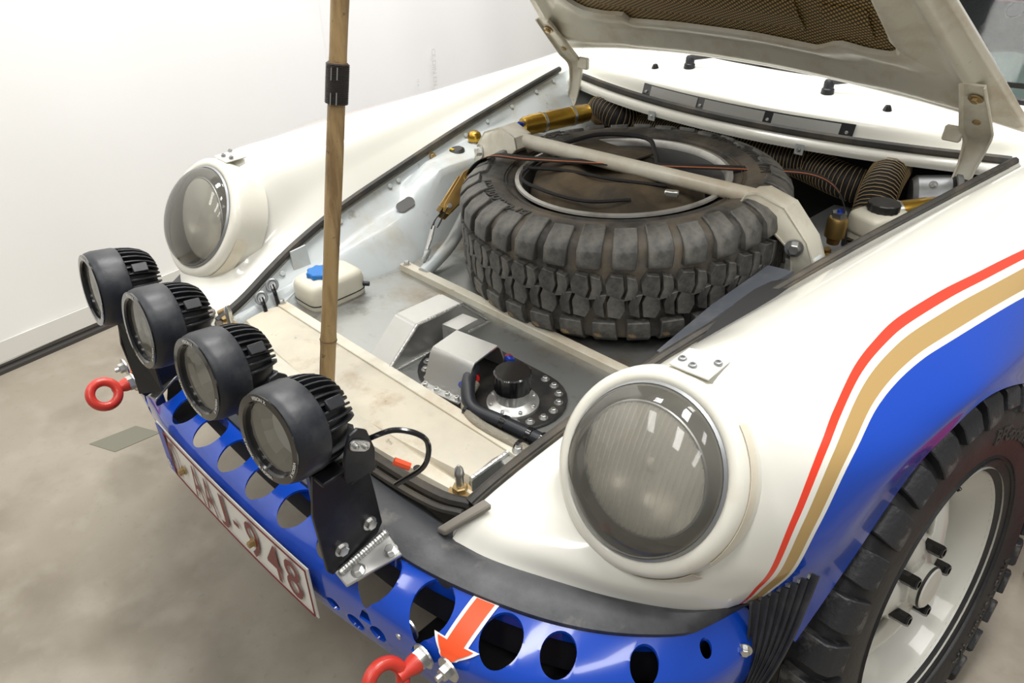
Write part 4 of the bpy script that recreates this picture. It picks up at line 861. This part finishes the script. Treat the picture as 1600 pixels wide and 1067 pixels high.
# ---------------------------------------------------------------- fittings around the bay
def canister(name, p0, p1, r, m, parent=CAR, bands_=(.3, .75)):
    p0, p1 = V(*p0), V(*p1); n = unit(p1-p0); L = np.linalg.norm(p1-p0); E_ = empty(name, tuple(p0), parent)
    MB().lathe([(1e-5, 0), (r*.8, 0), (r*.92, L*.04), (r*.92, L*.10), (r, L*.12), (r, L*.9), (r*.93, L*.92), (r*.93, L), (1e-5, L)], p0, n, 28).build('body', m, E_, smooth=30)
    for f in bands_: MB().lathe([(r, -.004), (r+.0022, -.004), (r+.0022, .004), (r, .004)], p0+n*L*f, n, 28).build('clamp_band', M_zinc, E_)
    return E_
C1 = canister('damper_reservoir', (-.455, .865, .720), (-.405, 1.075, .722), .026, M_gold)
MB().cyl((-.458, .852, .728), (-.455, .868, .724), .007, seg=10).build('blue_valve', M_bluepl, C1)
canister('damper_reservoir', (.425, .93, .690), (.53, 1.06, .705), .024, M_gold, bands_=(.5,))
TW = empty('strut_top', (-.462, .70, .70), CAR)
MB().lathe([(.038, 0), (.036, .006), (.028, .010), (.020, .012), (.018, .016)], (-.468, .700, .700), (0, 0, 1), 28).build('strut_bearing', M_greymetal, TW)
MB().lathe([(.010, .012), (.016, .016), (.0185, .026), (.016, .036), (.010, .041), (1e-5, .042)], (-.468, .700, .700), (0, 0, 1), 24).build('adjuster_knob', M_gold, TW)
MB().lathe([(.020, 0), (.020, .008), (.015, .012), (1e-5, .012)], (-.450, .622, .708), (-.0, -.2, 1), 20).build('black_plug', M_capr, TW)
MB().box((-.455, .610, .7195), (.014, .005, .003)).build('yellow_mark', M_yellow, TW)
# washer bottle behind the pole
WB = empty('washer_bottle', (-.312, .12, .56), CAR); WB['label'] = 'translucent washer bottle with blue lid'
MB().rbox((-.300, .122, .585), (.088, .13, .072), .4).build('bottle', M_plastic, WB, smooth=60)
MB().rbox((-.300, .122, .576), (.0895, .1315, .004), .4).build('bottle_seam', M_dark, WB)
kp = [((.027 if (k//2) % 2 else .0235), k) for k in range(32)]
MB().prism([(-.300+r*math.cos(2*PI*k/32), .105+r*math.sin(2*PI*k/32), .616) for r, k in kp], (0, 0, .014)).build('lid', M_bluecap, WB, bevel=.002)
MB().cyl((-.262, .178, .585), (-.252, .186, .585), .005, seg=10).build('spout', M_black, WB)
MB().prism([(-.365, .085, .60), (-.362, .125, .60), (-.372, .125, .655), (-.375, .09, .65)], (-.004, 0, 0)).build('bottle_bracket', M_inner, CAR)
# grommets and pull cables in the near corner of the bay
for x, y, z in ((-.335, -.010, .600), (-.345, .022, .612)):
    G_ = empty('cable_grommet', (x, y, z), CAR)
    MB().tube([V(x, y, z)+.011*(math.cos(t)*V(.3, .85, .2)+math.sin(t)*V(-.45, .1, .85)) for t in np.linspace(0, 2*PI, 19)[:-1]], .0032, 8, closed=True).build('ring', M_greymetal, G_)
    MB().tube(cr([(x, y, z), (x+.014, y-.004, z-.012), (x+.022, y-.006, z-.036)], 4), .0042, 8).build('cable', M_gloss, G_)
MB().cyl((-.362, -.088, .588), (-.348, -.070, .598), .006, seg=10).build('latch_screw', M_rust, CAR)
place('latch_screw', RUSTBOLT, basis((0, -.3, 1), (-.340, -.085, .582)), CAR)
# fluted ventilation ducts
def duct(name, path, r, pitch):
    P = resamp(cr(path, 12), 140); E_ = empty(name, tuple(P[70]), CAR)
    d = np.concatenate([[0], np.cumsum(np.linalg.norm(np.diff(P, axis=0), axis=1))])
    MB().tube(P, r*.97+.0018*np.cos(d/pitch*2*PI), 22).build('duct_wall', M_hose, E_, smooth=70)
    n = int(d[-1]/pitch*14); q = np.stack([np.interp(np.linspace(0, d[-1], n), d, P[:, k]) for k in range(3)], 1)
    T = np.gradient(q, axis=0); a = frame(unit(T[0]))[0]; H = []
    for i in range(n):
        t = unit(T[i]); a = unit(a-t*(a @ t)); b = np.cross(t, a); w = 2*PI*i/14; H.append(q[i]+(r+.0012)*(math.cos(w)*a+math.sin(w)*b))
    MB().tube(H, .0010, 5).build('spiral_wire', M_wire, E_)
duct('ventilation_duct', [(-.47, 1.24, .62), (-.455, 1.20, .69), (-.415, 1.165, .715), (-.36, 1.165, .700), (-.35, 1.22, .68), (-.42, 1.27, .66)], .036, .0085)
duct('ventilation_duct', [(-.40, 1.22, .660), (-.24, 1.19, .685), (-.08, 1.165, .690), (.08, 1.17, .690), (.20, 1.185, .690)], .030, .0085)
duct('ventilation_duct', [(.12, 1.21, .690), (.22, 1.19, .680), (.31, 1.17, .672), (.40, 1.19, .66)], .040, .0095)
duct('ventilation_duct', [(.375, 1.25, .70), (.392, 1.18, .718), (.405, 1.10, .705), (.418, 1.035, .655), (.42, 1.01, .60)], .040, .0085)
# brake fluid reservoir, brass regulator, grey blower
BF = empty('brake_fluid_reservoir', (.46, .95, .66), CAR); ax_ = (unit((.35, 1, 0)), unit((-1, .35, 0)), (0, 0, 1))
MB().rbox((.462, .945, .690), (.108, .078, .050), .35, 14, ax_).build('tank', M_plastic, BF, smooth=60)
MB().box((.462, .945, .664), (.100, .070, .020), ax_).build('tank_base', M_plastic, BF, bevel=.004)
kp = [((.031 if (k//2) % 2 else .0297), k) for k in range(56)]
MB().prism([(.464+r*math.cos(2*PI*k/56), .948+r*math.sin(2*PI*k/56), .714) for r, k in kp], (0, 0, .018)).build('cap', M_capr, BF, bevel=.002)
BQ = empty('brass_regulator', (.405, .865, .64), CAR)
MB().lathe([(.012, 0), (.014, .012), (.020, .016), (.020, .05), (.017, .056), (1e-5, .056)], (.408, .872, .650), (0, 0, 1), 24).build('barrel', M_brass, BQ, smooth=30)
MB().lathe([(.015, .055), (.015, .068), (1e-5, .068)], (.408, .872, .650), (0, 0, 1), 6).build('hex_cap', M_zinc, BQ, smooth=20)
MB().lathe([(.006, .067), (.006, .073), (1e-5, .073)], (.408, .872, .650), (0, 0, 1), 12).build('blue_dot', M_bluepl, BQ)
for k in range(5): MB().cyl((.40+.012*k, .80+.014*(k % 3), .625), (.395+.012*k, .79+.014*(k % 3), .66), .007, seg=8).build('pipe_union', M_brass, CAR, smooth=25)
BW = empty('blower_housing', (.47, 1.16, .66), CAR)
MB().lathe([(1e-5, -.05), (.050, -.05), (.058, -.04), (.058, .03), (.066, .033), (.066, .043), (.05, .05), (1e-5, .05)], (.500, 1.175, .675), (.75, .35, .1), 28).build('casing', M_greymetal, BW, smooth=30)
for dx in (.03, .05): MB().lathe([(.0605, -.006), (.0625, -.006), (.0625, .006), (.0605, .006)], (.500+dx*.9, 1.175+dx*.4, .677), (.75, .35, .1), 28).build('casing_band', M_gloss, BW)
place('bolt', BOLT, basis((0, -1, .3), (.505, 1.10, .735)), BW)
MB().slab([[(.25, .95, .585), (.40, .90, .60)], [(.28, 1.2, .60), (.44, 1.2, .61)]], .004).build('heater_plate', M_greymetal, CAR)
# rubber wedge strip beside the spare
MB().slab([[(.372, .300, .640), (.384, .300, .641), (.402, .305, .61)], [(.378, .45, .664), (.402, .45, .668), (.424, .45, .63)], [(.400, .600, .692), (.446, .595, .700), (.466, .595, .66)]], -.006).build('packing_strip', M_foam, CAR, smooth=25)
# ---------------------------------------------------------------- bamboo prop
BP = empty('bamboo_pole', (.012, -.100, .576)); tag(BP, 'bamboo pole propping the bonnet open', 'pole')
b0, b1 = V(.012, -.100, .577), V(.0176, .118, 1.650); bd = unit(b1-b0); L = np.linalg.norm(b1-b0)
nodes = [.112, .52, .80]; pr = [(1e-5, 0)]
for z in np.linspace(0, L, 90):
    r = .0118+.0006*z+.0004*math.sin(z*21); pr.append((r+sum(.0009*math.exp(-((z-k)/.006)**2) for k in nodes), z))
pr.append((1e-5, L)); MB().lathe(pr, b0, bd, 24).build('cane', M_bamboo, BP, smooth=60)
for k in nodes: MB().lathe([(.0131+.0006*k, -.0012), (.0136+.0006*k, 0), (.0131+.0006*k, .0012)], b0+bd*k, bd, 24).build('node_ring', M_node, BP)
CL = MB(); CL.lathe([(.0125, -.026), (.0152, -.026), (.0155, 0), (.0152, .026), (.0125, .026)], b0+bd*.494, bd, 28); CLP = CL.build('wound_sleeve', M_hatch, BP)
for i in range(22): MB().lathe([(.0152, -.0008), (.0163, 0), (.0152, .0008)], b0+bd*(.494-.0245+.00233*i), bd, 24).build('wire_turn', M_hatch, CLP)
for sg, dz in ((-1, .016), (1, .016), (-1, -.016), (1, -.016)):
    a, b, n_ = frame(bd, (0, -1, 0)); d = unit(V(.62, -.75, 0)+sg*.25*V(.75, .62, 0)); MB().box(b0+bd*(.494+dz)+d*.0162, (.0016, .0016, .016), (d, np.cross(bd, d), bd)).build('staple', M_zinc, CLP)
